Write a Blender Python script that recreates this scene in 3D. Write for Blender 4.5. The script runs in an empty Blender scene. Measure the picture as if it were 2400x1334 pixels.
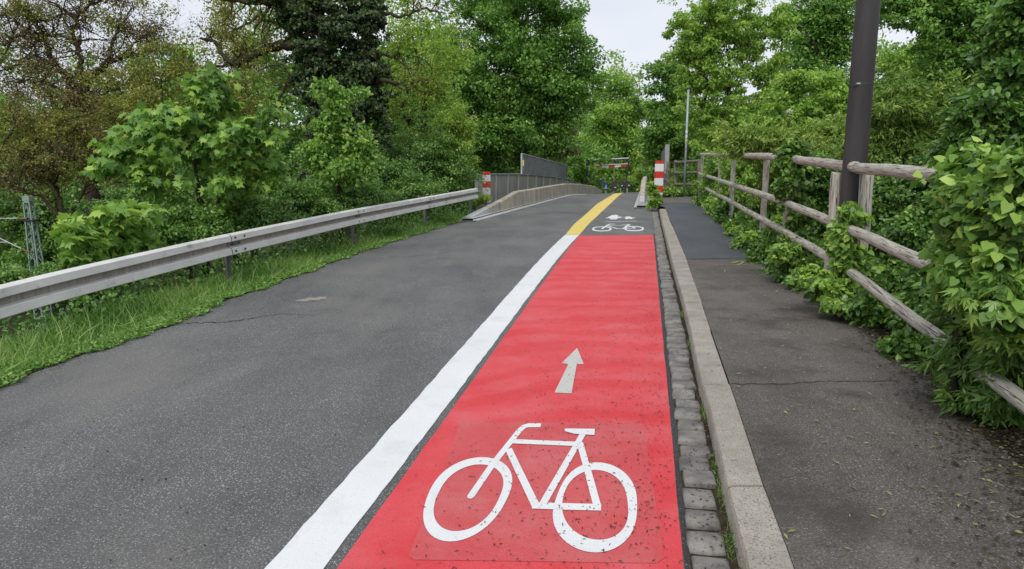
import bpy, math, random
import numpy as np
from mathutils import Vector, Matrix
random.seed(7)
rng = np.random.default_rng(11)
R = math.radians
scene = bpy.context.scene
COL = scene.collection

# ------------------------------------------------------------------ camera
PITCH = 9.7
H = 1.6
F = 1600.0
cam_d = bpy.data.cameras.new('camera')
cam = bpy.data.objects.new('camera', cam_d)
COL.objects.link(cam)
cam.location = (0, 0, H)
cam.rotation_euler = (R(90 - PITCH), 0, 0)
cam_d.sensor_width = 36
cam_d.lens = 24
cam_d.clip_start = 0.05
cam_d.clip_end = 1500
scene.camera = cam
# ------------------------------------------------------------------ overcast sky and soft sun
SUN_EL, SUN_AZ = 50, 200
world = bpy.data.worlds.new('World')
scene.world = world
world.use_nodes = True
wn, wl = world.node_tree.nodes, world.node_tree.links
wn.clear()
w_out = wn.new('ShaderNodeOutputWorld')
w_bg = wn.new('ShaderNodeBackground')
w_sky = wn.new('ShaderNodeTexSky')
w_sky.sky_type = 'NISHITA'
w_sky.sun_disc = False
w_sky.sun_elevation = R(SUN_EL)
w_sky.sun_rotation = R(SUN_AZ)
w_tc = wn.new('ShaderNodeTexCoord')
w_no = wn.new('ShaderNodeTexNoise')
w_no.inputs['Scale'].default_value = 1.6
w_no.inputs['Detail'].default_value = 4
w_map = wn.new('ShaderNodeMapping')
w_map.inputs['Scale'].default_value = (1, 1, 3.5)
w_ramp = wn.new('ShaderNodeValToRGB')
w_ramp.color_ramp.elements[0].position = 0.3
w_ramp.color_ramp.elements[0].color = (5.3, 5.6, 6.35, 1)
w_ramp.color_ramp.elements[1].position = 0.72
w_ramp.color_ramp.elements[1].color = (6.8, 7.0, 7.5, 1)
w_mix = wn.new('ShaderNodeMix')
w_mix.data_type = 'RGBA'
w_mix.inputs[0].default_value = 0.93
wl.new(w_tc.outputs['Generated'], w_map.inputs['Vector'])
wl.new(w_map.outputs[0], w_no.inputs['Vector'])
wl.new(w_no.outputs['Fac'], w_ramp.inputs[0])
wl.new(w_sky.outputs[0], w_mix.inputs[6])
wl.new(w_ramp.outputs[0], w_mix.inputs[7])
wl.new(w_mix.outputs[2], w_bg.inputs['Color'])
w_bg.inputs['Strength'].default_value = 0.1
wl.new(w_bg.outputs[0], w_out.inputs[0])

sun_d = bpy.data.lights.new('sun', 'SUN')
sun_d.energy = 1.5
sun_d.angle = R(24)
sun_d.color = (1, 0.97, 0.92)
sun = bpy.data.objects.new('sun', sun_d)
COL.objects.link(sun)
el, az = R(SUN_EL), R(SUN_AZ)
sd = Vector((math.sin(az) * math.cos(el), math.cos(az) * math.cos(el), math.sin(el)))
sun.rotation_euler = sd.to_track_quat('Z', 'Y').to_euler()

scene.view_settings.view_transform = 'Standard'
scene.view_settings.look = 'None'
scene.view_settings.exposure = 0.42
scene.cycles.max_bounces = 7
scene.cycles.diffuse_bounces = 4
scene.cycles.glossy_bounces = 2
scene.cycles.transmission_bounces = 4

# ------------------------------------------------------------------ surveying helpers
SP, CP = math.sin(R(PITCH)), math.cos(R(PITCH))
def P(px, py, Y):
    """point of the place seen in direction px,py (2400 wide photograph) at distance Y"""
    u, v = px - 1200.0, 667.0 - py
    yy = F * CP + v * SP
    zz = v * CP - F * SP
    return Vector((u / yy * Y, Y, H + zz / yy * Y))
_pz = [(-5, 0), (5, 0), (7, .005), (9, .022), (12, .06), (15, .105), (19.4, .165), (25, .25), (30, .31), (35, .335),
       (40, .17), (47, -.17), (55, -.85), (70, -2.0), (100, -3.0), (400, -3.5)]
_gy = np.linspace(-5, 400, 4051)
_gz = np.interp(_gy, [a for a, b in _pz], [b for a, b in _pz])
_k = np.exp(-np.linspace(-2, 2, 31) ** 2); _k /= _k.sum()
_gz = np.convolve(np.pad(_gz, 15, mode='edge'), _k, mode='valid')
def zr(Y): return np.interp(Y, _gy, _gz)
def Z(X, Y):
    t = np.clip((np.asarray(Y, float) - 12) / 16, 0, 1)
    f = np.clip((80 - np.asarray(Y, float)) / 30, 0, 1)
    return zr(Y) + 0.045 * t * f * np.clip(np.asarray(X, float) - 0.16 * np.asarray(Y, float), -3, 6)
_YS = np.linspace(0.8, 60, 12000)
def Gp(px, py, off=0.0):
    """point where the sight line meets the ground (+off)"""
    u, v = px - 1200.0, 667.0 - py
    yy = F * CP + v * SP
    zz = v * CP - F * SP
    X = u / yy * _YS
    z = H + zz / yy * _YS
    i = np.argmax(z < Z(X, _YS) + off)
    return Vector((X[i], _YS[i], float(Z(X[i], _YS[i]) + off)))
class Line:
    """an edge on the ground, X as a function of Y"""
    def __init__(s, pts, off=0.0, world=None):
        a = [tuple(Gp(x, y, off))[:2] for x, y in pts] + (world or [])
        a.sort(key=lambda p: p[1])
        s.y = np.array([p[1] for p in a]); s.x = np.array([p[0] for p in a])
    def __call__(s, Y):
        Y = np.asarray(Y, float)
        r = np.interp(Y, s.y, s.x)
        m0 = (s.x[min(3, len(s.x)-1)] - s.x[0]) / (s.y[min(3, len(s.x)-1)] - s.y[0])
        m1 = (s.x[-1] - s.x[-3]) / (s.y[-1] - s.y[-3])
        r = np.where(Y < s.y[0], s.x[0] + m0 * (Y - s.y[0]), r)
        return np.where(Y > s.y[-1], s.x[-1] + m1 * (Y - s.y[-1]), r)

# ------------------------------------------------------------------ materials
def newmat(name):
    m = bpy.data.materials.new(name)
    m.use_nodes = True
    nt = m.node_tree
    return m, nt, nt.nodes['Principled BSDF']
def coord(nt, scale=(1, 1, 1)):
    tc = nt.nodes.new('ShaderNodeTexCoord')
    mp = nt.nodes.new('ShaderNodeMapping')
    mp.inputs['Scale'].default_value = scale
    nt.links.new(tc.outputs['Object'], mp.inputs['Vector'])
    return mp.outputs[0]
def noise(nt, vec, scale, detail=4, rough=.55, dist=0):
    n = nt.nodes.new('ShaderNodeTexNoise')
    n.inputs['Scale'].default_value = scale
    n.inputs['Detail'].default_value = detail
    n.inputs['Roughness'].default_value = rough
    n.inputs['Distortion'].default_value = dist
    nt.links.new(vec, n.inputs['Vector'])
    return n.outputs['Fac']
def ramp(nt, fac, stops):
    r = nt.nodes.new('ShaderNodeValToRGB')
    cr = r.color_ramp
    while len(cr.elements) < len(stops): cr.elements.new(0.5)
    for e, (p, c) in zip(cr.elements, stops):
        e.position = p
        e.color = (c[0], c[1], c[2], 1) if not isinstance(c, (int, float)) else (c, c, c, 1)
    nt.links.new(fac, r.inputs[0])
    return r.outputs[0]
def mix(nt, fac, a, b, mode='MIX'):
    m = nt.nodes.new('ShaderNodeMix')
    m.data_type = 'RGBA'; m.blend_type = mode
    if isinstance(fac, (int, float)): m.inputs[0].default_value = fac
    else: nt.links.new(fac, m.inputs[0])
    for i, s in ((6, a), (7, b)):
        if isinstance(s, tuple): m.inputs[i].default_value = (s[0], s[1], s[2], 1)
        else: nt.links.new(s, m.inputs[i])
    return m.outputs[2]
def bump(nt, b, h, strength, dist=.01):
    n = nt.nodes.new('ShaderNodeBump')
    n.inputs['Strength'].default_value = strength
    n.inputs['Distance'].default_value = dist
    nt.links.new(h, n.inputs['Height'])
    nt.links.new(n.outputs[0], b.inputs['Normal'])
def voro(nt, vec, scale, out='Distance', feature='F1'):
    v = nt.nodes.new('ShaderNodeTexVoronoi')
    v.feature = feature
    v.inputs['Scale'].default_value = scale
    nt.links.new(vec, v.inputs['Vector'])
    return v.outputs[out]
def surf(name, c1, c2, scale=3, rough=.8, bs=.3, bscale=40, metal=0, stretch=(1, 1, 1), spots=None, detail=6):
    m, nt, b = newmat(name)
    v = coord(nt, stretch)
    n = noise(nt, v, scale, detail)
    c = ramp(nt, n, [(.3, c1), (.7, c2)])
    if spots:
        sc, lo, hi, col = spots
        s = noise(nt, v, sc, 5, .65)
        c = mix(nt, ramp(nt, s, [(lo, 0.0), (hi, 1.0)]), c, col)
    nt.links.new(c, b.inputs['Base Color'])
    b.inputs['Roughness'].default_value = rough
    if rough > .93: b.inputs['Specular IOR Level'].default_value = .05
    b.inputs['Metallic'].default_value = metal
    if bs: bump(nt, b, noise(nt, v, bscale, 5), bs, .01)
    return m
def asphalt(name, dark, light, big=(.85, 1.12), stone=(.36, .36, .35), tint=None, rough=.68, density=.5, worn=None):
    m, nt, b = newmat(name)
    v = coord(nt)
    n1 = noise(nt, v, 95, 3, .7)
    c = ramp(nt, n1, [(.32, dark), (.68, light)])
    # pale aggregate grains
    vc = voro(nt, v, 115, 'Color')
    sp = nt.nodes.new('ShaderNodeSeparateColor'); nt.links.new(vc, sp.inputs[0])
    vd = voro(nt, v, 115)
    g1 = ramp(nt, sp.outputs[0], [(1 - density * .34, 0.0), (1 - density * .30, 1.0)])
    g2 = ramp(nt, vd, [(.33, 1.0), (.45, 0.0)])
    c = mix(nt, mix(nt, 1.0, g1, g2, 'MULTIPLY'), c, stone)
    # large blotches and tracks
    nb = noise(nt, v, .55, 5, .6)
    c = mix(nt, 1.0, c, ramp(nt, nb, [(.3, big[0]), (.7, big[1])]), 'MULTIPLY')
    nb2 = noise(nt, coord(nt, (1, .22, 1)), 1.9, 5, .65)
    c = mix(nt, 1.0, c, ramp(nt, nb2, [(.35, .84), (.65, 1.1)]), 'MULTIPLY')
    if worn:
        wn_ = noise(nt, coord(nt, (1, .45, 1)), .75, 6, .68)
        c = mix(nt, ramp(nt, wn_, [(.48, 0.0), (.68, .75)]), c, mix(nt, 1.0, ramp(nt, n1, [(.35, .6), (.65, 1.2)]), worn, 'MULTIPLY'))
    if tint:
        c = mix(nt, ramp(nt, noise(nt, v, 1.1, 5, .65), [(.5, 0.0), (.66, .8)]), c, tint)
    nt.links.new(c, b.inputs['Base Color'])
    b.inputs['Roughness'].default_value = rough
    b.inputs['Specular IOR Level'].default_value = .4
    bump(nt, b, noise(nt, v, 130, 3, .7), .55, .012)
    return m
M = {}
M['road'] = asphalt('asphalt_road', (.042, .042, .0415), (.195, .197, .194), big=(.74, 1.14), stone=(.42, .42, .41), density=.7, worn=(.20, .19, .175))
M['path'] = asphalt('asphalt_path', (.042, .036, .031), (.19, .168, .148), worn=(.19, .175, .155), stone=(.38, .35, .32), density=.4, tint=(.045, .037, .031))
M['fresh'] = asphalt('asphalt_fresh', (.032, .034, .040), (.125, .132, .145), stone=(.24, .24, .26), density=.3)
M['patch'] = asphalt('asphalt_patch', (.016, .016, .017), (.062, .061, .062), stone=(.2, .2, .2), density=.2)

def paint(name, a, b_, worn, wl_=(.58, .75), grain=.5, rough=.6, hump_shade=False, grit=(.1, .05, .05)):
    m, nt, b = newmat(name)
    v = coord(nt)
    c = ramp(nt, noise(nt, v, .9, 5, .6), [(.3, a), (.72, b_)])
    c = mix(nt, ramp(nt, noise(nt, v, 2.2, 6, .7), [(wl_[0], 0.0), (wl_[1], .55)]), c, worn)
    if hump_shade:
        w = nt.nodes.new('ShaderNodeTexWave')
        w.wave_type = 'RINGS'; w.rings_direction = 'Z'
        w.inputs['Scale'].default_value = .55
        w.inputs['Distortion'].default_value = 7
        w.inputs['Detail'].default_value = 3
        w.inputs['Detail Scale'].default_value = 1.4
        mp = nt.nodes.new('ShaderNodeMapping')
        mp.inputs['Location'].default_value = (-1.1, -2.0, 0)
        tc = nt.nodes.new('ShaderNodeTexCoord')
        nt.links.new(tc.outputs['Object'], mp.inputs[0]); nt.links.new(mp.outputs[0], w.inputs['Vector'])
        c = mix(nt, 1.0, c, ramp(nt, w.outputs['Fac'], [(.15, (.96, .80, .80)), (.5, (1, 1, 1)), (.85, (1.0, 1.10, 1.10))]), 'MULTIPLY')  # darker and lighter arcs put the shading of low humps into the colour
    # pits showing the grain of the road under the paint
    n = noise(nt, v, 120, 2, .7)
    c = mix(nt, ramp(nt, n, [(.28, .85), (.40, 0.0)]), c, grit)
    nt.links.new(c, b.inputs['Base Color'])
    b.inputs['Roughness'].default_value = rough
    b.inputs['Specular IOR Level'].default_value = .35
    bump(nt, b, noise(nt, v, 110, 3, .7), grain, .012)
    return m
M['red'] = paint('red_paint', (.64, .042, .052), (.70, .082, .092), (.64, .15, .16), (.45, .70), hump_shade=True, grit=(.28, .02, .03))
M['redpale'] = paint('red_paint_worn', (.55, .055, .062), (.60, .10, .105), (.56, .19, .19), (.42, .70), hump_shade=False, grit=(.26, .03, .04))
M['white'] = paint('white_paint', (.68, .70, .70), (.76, .77, .765), (.50, .51, .49), (.52, .78), grit=(.5, .5, .5), grain=.35)
M['greywhite'] = paint('worn_white_paint', (.50, .50, .46), (.58, .57, .53), (.42, .40, .36), grit=(.3, .28, .26), grain=.4)
M['yellow'] = paint('yellow_paint', (.72, .54, .13), (.78, .60, .17), (.55, .44, .2), grit=(.35, .28, .1), grain=.35)
M['spray'] = paint('spray_mark', (.34, .40, .10), (.30, .34, .12), (.16, .16, .10), (.35, .6), grit=(.1, .1, .06))
M['granite'] = surf('granite_kerb', (.27, .245, .20), (.41, .375, .32), 5, .88, .6, 90, spots=(120, .54, .62, (.12, .105, .085)))
M['sett'] = surf('dark_sett', (.085, .080, .072), (.27, .255, .23), 7, .7, .7, 45, spots=(60, .60, .72, (.05, .045, .035)))
M['soil'] = surf('soil', (.022, .017, .012), (.065, .052, .035), 9, .95, .8, 60)
M['ground'] = surf('slope_ground', (.02, .03, .012), (.05, .06, .025), 2, .95, .8, 20)
M['groove'] = surf('grimy_zinc', (.22, .195, .165), (.38, .36, .32), 4, .6, .2, 60, metal=.1, stretch=(6, 6, .6))
M['zinc'] = surf('zinc_rail', (.58, .57, .55), (.72, .71, .675), 3, .5, .15, 60, metal=.05, stretch=(1, 1, 1), spots=(5, .60, .78, (.30, .27, .23)))
M['zincpost'] = surf('zinc_post', (.10, .10, .10), (.18, .18, .18), 5, .6, .2, 40, metal=.3)
M['concrete'] = surf('weathered_concrete', (.27, .24, .19), (.50, .46, .385), 2.0, .9, .4, 30, stretch=(2, 2, .5), spots=(1.7, .60, .68, (.50, .36, .08)))
M['lightmetal'] = surf('pale_steel', (.42, .43, .44), (.55, .56, .56), 3, .5, .1, 40, metal=.2, spots=(6, .62, .75, (.3, .25, .2)))
M['parapet'] = surf('grey_brown_parapet', (.24, .225, .19), (.36, .345, .30), 1.2, .75, .2, 20, stretch=(1, 1, .6))
M['screen'] = surf('grey_screen', (.20, .21, .23), (.28, .29, .31), 3, .5, .1, 30, metal=.4)
M['dark'] = surf('dark_metal', (.028, .029, .032), (.05, .05, .054), 4, .6, .1, 30)
M['pole'] = surf('dark_rough_pole', (.020, .018, .018), (.048, .044, .043), 3, .55, .5, 140, stretch=(2, 2, .4), spots=(38, .70, .75, (.22, .20, .19)))
M['galv'] = surf('galvanised_tube', (.26, .32, .33), (.36, .42, .43), 5, .5, .1, 30, metal=.3)
M['signred'] = surf('sign_red', (.55, .03, .02), (.62, .045, .03), 3, .4, 0)
M['signwhite'] = surf('sign_white', (.68, .69, .70), (.75, .75, .75), 3, .4, 0, spots=(14, .72, .78, (.3, .3, .3)))
M['signblue'] = surf('sign_blue', (.012, .05, .22), (.02, .07, .28), 3, .4, 0)
M['mast'] = surf('mast_green_grey', (.22, .30, .27), (.30, .38, .34), 3, .6, 0)
M['rod'] = surf('insulator_brown', (.14, .07, .05), (.2, .1, .07), 3, .5, 0)
M['rust'] = surf('rusty_cloth', (.5, .1, .05), (.62, .5, .46), 9, .8, 0)
def wood():
    m, nt, b = newmat('weathered_wood')
    v = coord(nt, (.8, 7, 7))
    n = noise(nt, v, 6, 8, .7, .6)
    c = ramp(nt, n, [(.28, (.20, .185, .15)), (.5, (.43, .405, .34)), (.75, (.62, .60, .52))])
    k = noise(nt, coord(nt, (.35, 9, 9)), 9, 3, .5, 1.2)
    c = mix(nt, ramp(nt, k, [(.57, 0.0), (.62, .85)]), c, (.06, .05, .04))
    o = noise(nt, coord(nt), 3.1, 3)
    c = mix(nt, ramp(nt, o, [(.56, 0.0), (.75, .6)]), c, (.20, .16, .09))
    nt.links.new(c, b.inputs['Base Color'])
    b.inputs['Roughness'].default_value = .85
    bump(nt, b, n, .6, .012)
    return m
M['wood'] = wood()
M['bark'] = surf('bark', (.030, .024, .018), (.085, .068, .052), 6, .95, .9, 25, stretch=(3, 3, .6))
M['barkgreen'] = surf('bark_mossy', (.035, .032, .018), (.10, .095, .05), 6, .95, .9, 25, stretch=(3, 3, .6))
def leafmat(name, dark, mid, light, trans=.38, rough=.45, spec=.35):
    m, nt, b = newmat(name)
    at = nt.nodes.new('ShaderNodeAttribute'); at.attribute_name = 'tint'
    c = ramp(nt, at.outputs['Fac'], [(0, dark), (.5, mid), (1, light)])
    nt.links.new(c, b.inputs['Base Color'])
    b.inputs['Roughness'].default_value = rough
    b.inputs['Specular IOR Level'].default_value = spec
    tr = nt.nodes.new('ShaderNodeBsdfTranslucent')
    tc = mix(nt, 1.0, c, (1.12, 1.2, .8), 'MULTIPLY')
    nt.links.new(tc, tr.inputs['Color'])
    mx = nt.nodes.new('ShaderNodeMixShader')
    mx.inputs[0].default_value = trans
    nt.links.new(b.outputs[0], mx.inputs[1]); nt.links.new(tr.outputs[0], mx.inputs[2])
    nt.links.new(mx.outputs[0], nt.nodes['Material Output'].inputs[0])
    return m
L = {}
L['maple'] = leafmat('leaf_maple', (0.087, 0.194, 0.039), (0.218, 0.400, 0.081), (0.480, 0.644, 0.131), .36)
L['norway'] = leafmat('leaf_dark_maple', (0.078, 0.178, 0.036), (0.175, 0.347, 0.071), (0.367, 0.557, 0.114))
L['linden'] = leafmat('leaf_linden', (0.131, 0.244, 0.050), (0.306, 0.489, 0.100), (0.582, 0.721, 0.147), .45)
L['bright'] = leafmat('leaf_bright', (0.131, 0.244, 0.050), (0.291, 0.477, 0.097), (0.553, 0.709, 0.144), .45)
L['yellow'] = leafmat('leaf_yellow_green', (.16, .26, .045), (.33, .48, .085), (.55, .70, .15), .45)
L['olive'] = leafmat('leaf_olive', (0.087, 0.109, 0.022), (0.218, 0.238, 0.049), (0.437, 0.438, 0.089))
L['brown'] = leafmat('leaf_brown', (.10, .065, .035), (.21, .15, .075), (.28, .27, .09), .3)
L['privet'] = leafmat('leaf_privet', (0.052, 0.115, 0.024), (0.124, 0.258, 0.052), (0.291, 0.477, 0.097), .3, .35, .5)
L['ivydark'] = leafmat('leaf_dark_ivy', (.022, .040, .014), (.055, .095, .032), (.14, .21, .07), .2, .38, .35)
L['ivy'] = leafmat('leaf_ivy', (0.065, 0.142, 0.029), (0.204, 0.373, 0.076), (0.466, 0.644, 0.131), .35, .38, .45)
L['willow'] = leafmat('leaf_narrow', (0.073, 0.142, 0.029), (0.189, 0.309, 0.063), (0.393, 0.515, 0.105), .35)
L['grass'] = leafmat('grass_blade', (.07, .17, .03), (.18, .35, .065), (.46, .58, .22), .35, .5, .3)
L['litter'] = leafmat('litter_flake', (.03, .02, .014), (.085, .065, .038), (.36, .38, .15), .1, .8, .2)
L['flower'] = leafmat('flower_white', (.5, .5, .4), (.65, .65, .55), (.75, .75, .68), .3)

# ------------------------------------------------------------------ object helpers
def tag(o, label=None, cat=None, group=None, kind=None):
    if label: o['label'] = label
    if cat: o['category'] = cat
    if group: o['group'] = group
    if kind: o['kind'] = kind
    return o
def thing(name, label, cat, loc=(0, 0, 0), group=None):
    o = bpy.data.objects.new(name, None)
    COL.objects.link(o)
    o.location = loc
    o.empty_display_size = .2
    return tag(o, label, cat, group)
def link(name, me, mat, parent=None, label=None):
    o = bpy.data.objects.new(name, me)
    COL.objects.link(o)
    if mat: me.materials.append(mat)
    if parent: o.parent = parent
    if label: o['label'] = label
    return o
def world_off(o):
    v = Vector((0, 0, 0))
    while o is not None:
        v += o.matrix_basis.translation; o = o.parent
    return v
class MB:
    def __init__(s): s.v = []; s.f = []
    def add(s, vs, fs):
        n = len(s.v)
        s.v += [tuple(p) for p in vs]
        s.f += [tuple(i + n for i in f) for f in fs]
        return s
    def box(s, c, size, rz=0, mtx=None):
        x, y, z = size[0] / 2, size[1] / 2, size[2] / 2
        vs = [Vector((i * x, j * y, k * z)) for k in (-1, 1) for j in (-1, 1) for i in (-1, 1)]
        m = mtx or Matrix.Rotation(rz, 3, 'Z')
        vs = [m @ q + Vector(c) for q in vs]
        return s.add(vs, [(0, 2, 3, 1), (4, 5, 7, 6), (0, 1, 5, 4), (2, 6, 7, 3), (0, 4, 6, 2), (1, 3, 7, 5)])
    def tube(s, pts, rad, n=8, cap=True):
        pts = [Vector(p) for p in pts]
        if isinstance(rad, (int, float)): rad = [rad] * len(pts)
        vs = []; ref = None
        for i, p in enumerate(pts):
            d = (pts[min(i + 1, len(pts) - 1)] - pts[max(i - 1, 0)]).normalized()
            if ref is None:
                ref = d.orthogonal().normalized()
            ref = (ref - d * ref.dot(d))
            ref = ref.normalized() if ref.length > 1e-6 else d.orthogonal().normalized()
            b = d.cross(ref)
            for k in range(n):
                a = 2 * math.pi * k / n
                vs.append(p + (ref * math.cos(a) + b * math.sin(a)) * rad[i])
        fs = []
        for i in range(len(pts) - 1):
            for k in range(n):
                k2 = (k + 1) % n
                fs.append((i * n + k, i * n + k2, (i + 1) * n + k2, (i + 1) * n + k))
        if cap:
            fs.append(tuple(range(n))[::-1]); fs.append(tuple((len(pts) - 1) * n + k for k in range(n)))
        return s.add(vs, fs)
    def sweep(s, path, prof, closed=True, cap=True):
        """prof: list of (side, up) or function i->list; side is to the left of travel"""
        path = [Vector(p) for p in path]
        vs = []
        for i, p in enumerate(path):
            d = path[min(i + 1, len(path) - 1)] - path[max(i - 1, 0)]
            d.z = 0; d.normalize()
            l = Vector((-d.y, d.x, 0))
            pr = prof(i) if callable(prof) else prof
            for a, b in pr: vs.append(p + l * a + Vector((0, 0, b)))
        n = len(prof(0) if callable(prof) else prof)
        fs = []
        for i in range(len(path) - 1):
            for k in range(n if closed else n - 1):
                k2 = (k + 1) % n
                fs.append((i * n + k, i * n + k2, (i + 1) * n + k2, (i + 1) * n + k))
        if cap:
            fs.append(tuple(range(n))[::-1]); fs.append(tuple((len(path) - 1) * n + k for k in range(n)))
        return s.add(vs, fs)
    def build(s, name, mat, parent=None, label=None, smooth=False, local=False):
        off = Vector((0, 0, 0)) if (local or not parent) else world_off(parent)
        me = bpy.data.meshes.new(name)
        me.from_pydata([(a[0] - off.x, a[1] - off.y, a[2] - off.z) for a in s.v], [], s.f)
        if smooth: me.polygons.foreach_set('use_smooth', [True] * len(me.polygons))
        me.update()
        return link(name, me, mat, parent, label)
def bevel(o, w, seg=2):
    m = o.modifiers.new('bevel', 'BEVEL'); m.width = w; m.segments = seg; m.limit_method = 'ANGLE'
    return o
def strip(lo, hi, y0, y1, off, step=.4, nx=4, wob=0):
    ys = np.arange(y0, y1 + step * .5, step)
    vs = []; fs = []
    for i, y in enumerate(ys):
        a, b = float(lo(y)), float(hi(y))
        if wob: a += random.uniform(-wob, wob); b += random.uniform(-wob, wob)
        for k in range(nx + 1):
            x = a + (b - a) * k / nx
            vs.append((x, y, float(Z(x, y)) + off))
    n = nx + 1
    for i in range(len(ys) - 1):
        for k in range(nx):
            fs.append((i * n + k, i * n + k + 1, (i + 1) * n + k + 1, (i + 1) * n + k))
    return MB().add(vs, fs)

# ------------------------------------------------------------------ ground lines
wl_l = Line([(625, 1334), (717, 1228), (814, 1114), (900, 1024), (979, 934), (1099, 792), (1192, 693), (1270, 603), (1325, 551)])
wl_r = Line([(765, 1334), (888, 1162), (993, 1018), (1061, 934), (1162, 801), (1237, 702), (1300, 615), (1358, 551)])
rd_l = Line([(790, 1334), (918, 1156), (1078, 934), (1177, 798), (1244, 702), (1310, 613), (1361, 551)])
rd_r = Line([(1602, 1334), (1585, 1144), (1565, 934), (1551, 762), (1531, 550)])
st_l = Line([(1621, 1334), (1590, 1033), (1582, 940), (1575, 909), (1554, 702), (1536, 564), (1531, 520), (1527, 497)])
kf = Line([(1761, 1334), (1711, 1141), (1668, 952), (1651, 900), (1623, 774), (1606, 711), (1576, 609), (1560, 543), (1550, 506), (1541, 468)], .10)
kb = Line([(1863, 1334), (1789, 1138), (1723, 937), (1708, 894), (1665, 771), (1644, 708), (1623, 651), (1608, 606), (1579, 534), (1572, 520), (1556, 481), (1546, 466)], .10)
sw_r = Line([(2400, 1020), (2200, 890), (2020, 745), (1900, 640), (1840, 590), (1740, 530), (1690, 490), (1655, 470)], .10)
ed_l = Line([(0, 905), (200, 828), (400, 765), (520, 708), (700, 645), (850, 590), (960, 555), (1060, 525), (1095, 512)], 0, [(-.15, 24.0), (1.1, 30.0), (2.5, 35.5), (4.9, 46), (7.2, 56)])
yl_l = Line([(1325, 551), (1345, 526), (1370, 505), (1400, 478), (1425, 463), (1442, 453.5)])
yl_r = Line([(1358, 551), (1378, 527), (1410, 497), (1437, 472), (1452, 458), (1459, 453.5)])

for l_ in (wl_l, wl_r, rd_l, rd_r):
    c_ = np.polyfit(l_.y, l_.x, 3 if len(l_.y) > 6 else 2); l_.x = np.polyval(c_, l_.y)
    y_ = np.linspace(l_.y[0], l_.y[-1], 24); l_.x = np.polyval(c_, y_); l_.y = y_

# ------------------------------------------------------------------ structure: terrain, road, kerb, path
def terrain():
    xs = np.concatenate([np.linspace(-160, -30, 14), np.linspace(-28, -8, 14), np.linspace(-7.5, 14, 87), np.linspace(15, 40, 14), np.linspace(45, 200, 14)])
    ys = np.concatenate([np.linspace(-30, -2, 8), np.linspace(-1, 60, 123), np.linspace(62, 100, 16), np.linspace(110, 400, 16)])
    X, Y = np.meshgrid(xs, ys)
    el = ed_l(np.clip(Y, 1, 55)); sr = sw_r(np.clip(Y, 1, 27)) + .16 * np.clip(Y - 27, 0, 60)
    z = Z(np.clip(X, el, sr), Y)
    dl = np.clip(el - X, 0, 100); dr = np.clip(X - sr, 0, 100)
    z = z - .035 - .14 * np.clip(dl, 0, 1.1) - .5 * np.clip(dl - 1.2, 0, 12)
    z = z - .30 * np.clip(dr - .5, 0, 3) + .10 * (dr > .05)
    n = np.sin(X * 1.7 + Y * .6) * np.sin(Y * 1.3 - X * .4) * .04
    z = z + n * np.clip((dl - .2) + (dr - .4), 0, 1)
    v = np.stack([X, Y, z], -1).reshape(-1, 3)
    nx = len(xs)
    fs = [(j * nx + i, j * nx + i + 1, (j + 1) * nx + i + 1, (j + 1) * nx + i) for j in range(len(ys) - 1) for i in range(nx - 1)]
    o = MB().add(v.tolist(), fs).build('terrain', M['ground'], smooth=True)
    tag(o, kind='structure')
    return xs, ys, z
TX, TY, TZ = terrain()
def tz(x, y):
    x = np.asarray(x, float); y = np.asarray(y, float)
    i = np.clip(np.searchsorted(TX, x) - 1, 0, len(TX) - 2); j = np.clip(np.searchsorted(TY, y) - 1, 0, len(TY) - 2)
    fx = np.clip((x - TX[i]) / (TX[i + 1] - TX[i]), 0, 1); fy = np.clip((y - TY[j]) / (TY[j + 1] - TY[j]), 0, 1)
    return (TZ[j, i] * (1 - fx) * (1 - fy) + TZ[j, i + 1] * fx * (1 - fy) + TZ[j + 1, i] * (1 - fx) * fy + TZ[j + 1, i + 1] * fx * fy)

def road_right(y):
    return np.where(np.asarray(y) < 24, kf(np.minimum(y, 24)) - .02, kf(24) + (np.asarray(y) - 24) * .2)
road = strip(ed_l, road_right, -1, 62, 0, .3, 8).build('road', M['road'], smooth=True)
tag(road, kind='structure')
far_road = strip(lambda y: ed_l(62) + (y - 62) * .25, lambda y: road_right(62) + (y - 62) * .25, 62, 140, 0, 2, 4).build('far_road', M['road'], smooth=True)
tag(far_road, kind='structure')

strip(wl_l, wl_r, 1.0, float(wl_r.y[-1]), .004, .11, 2, .005).build('edge_line', M['white'], road, 'broad white line along the left side of the red cycle lane', smooth=True)
yend = float(yl_l.y[-1])
strip(yl_l, yl_r, float(wl_r.y[-1]) + .02, min(yend, 37), .004, .25, 2, .006).build('edge_line', M['yellow'], road, 'broad yellow line curving over the crest of the bridge', smooth=True)
lane = strip(rd_l, rd_r, 1.0, float(rd_r.y[-1]), .004, .25, 4, .003).build('cycle_lane', M['red'], road, 'bright red painted cycle lane', smooth=True)

def flat_poly(pts, off, name, mat, parent, label=None):
    """pts already on the ground; n-gon laid a few millimetres above it"""
    vs = [(p[0], p[1], float(Z(p[0], p[1])) + off) for p in pts]
    return MB().add(vs, [tuple(range(len(vs)))])
# pale repainted panel under the bicycle
q = [Gp(900 + x / 2.408, 780 + y / 2.408) for x, y in [(432, 508), (1440, 518), (1470, 545), (1580, 1280), (1540, 1310), (170, 1290), (140, 1262)]]
flat_poly(q, .006, '', None, None).build('repainted_panel', M['redpale'], road, 'paler worn red panel beneath the large bicycle symbol')

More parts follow.
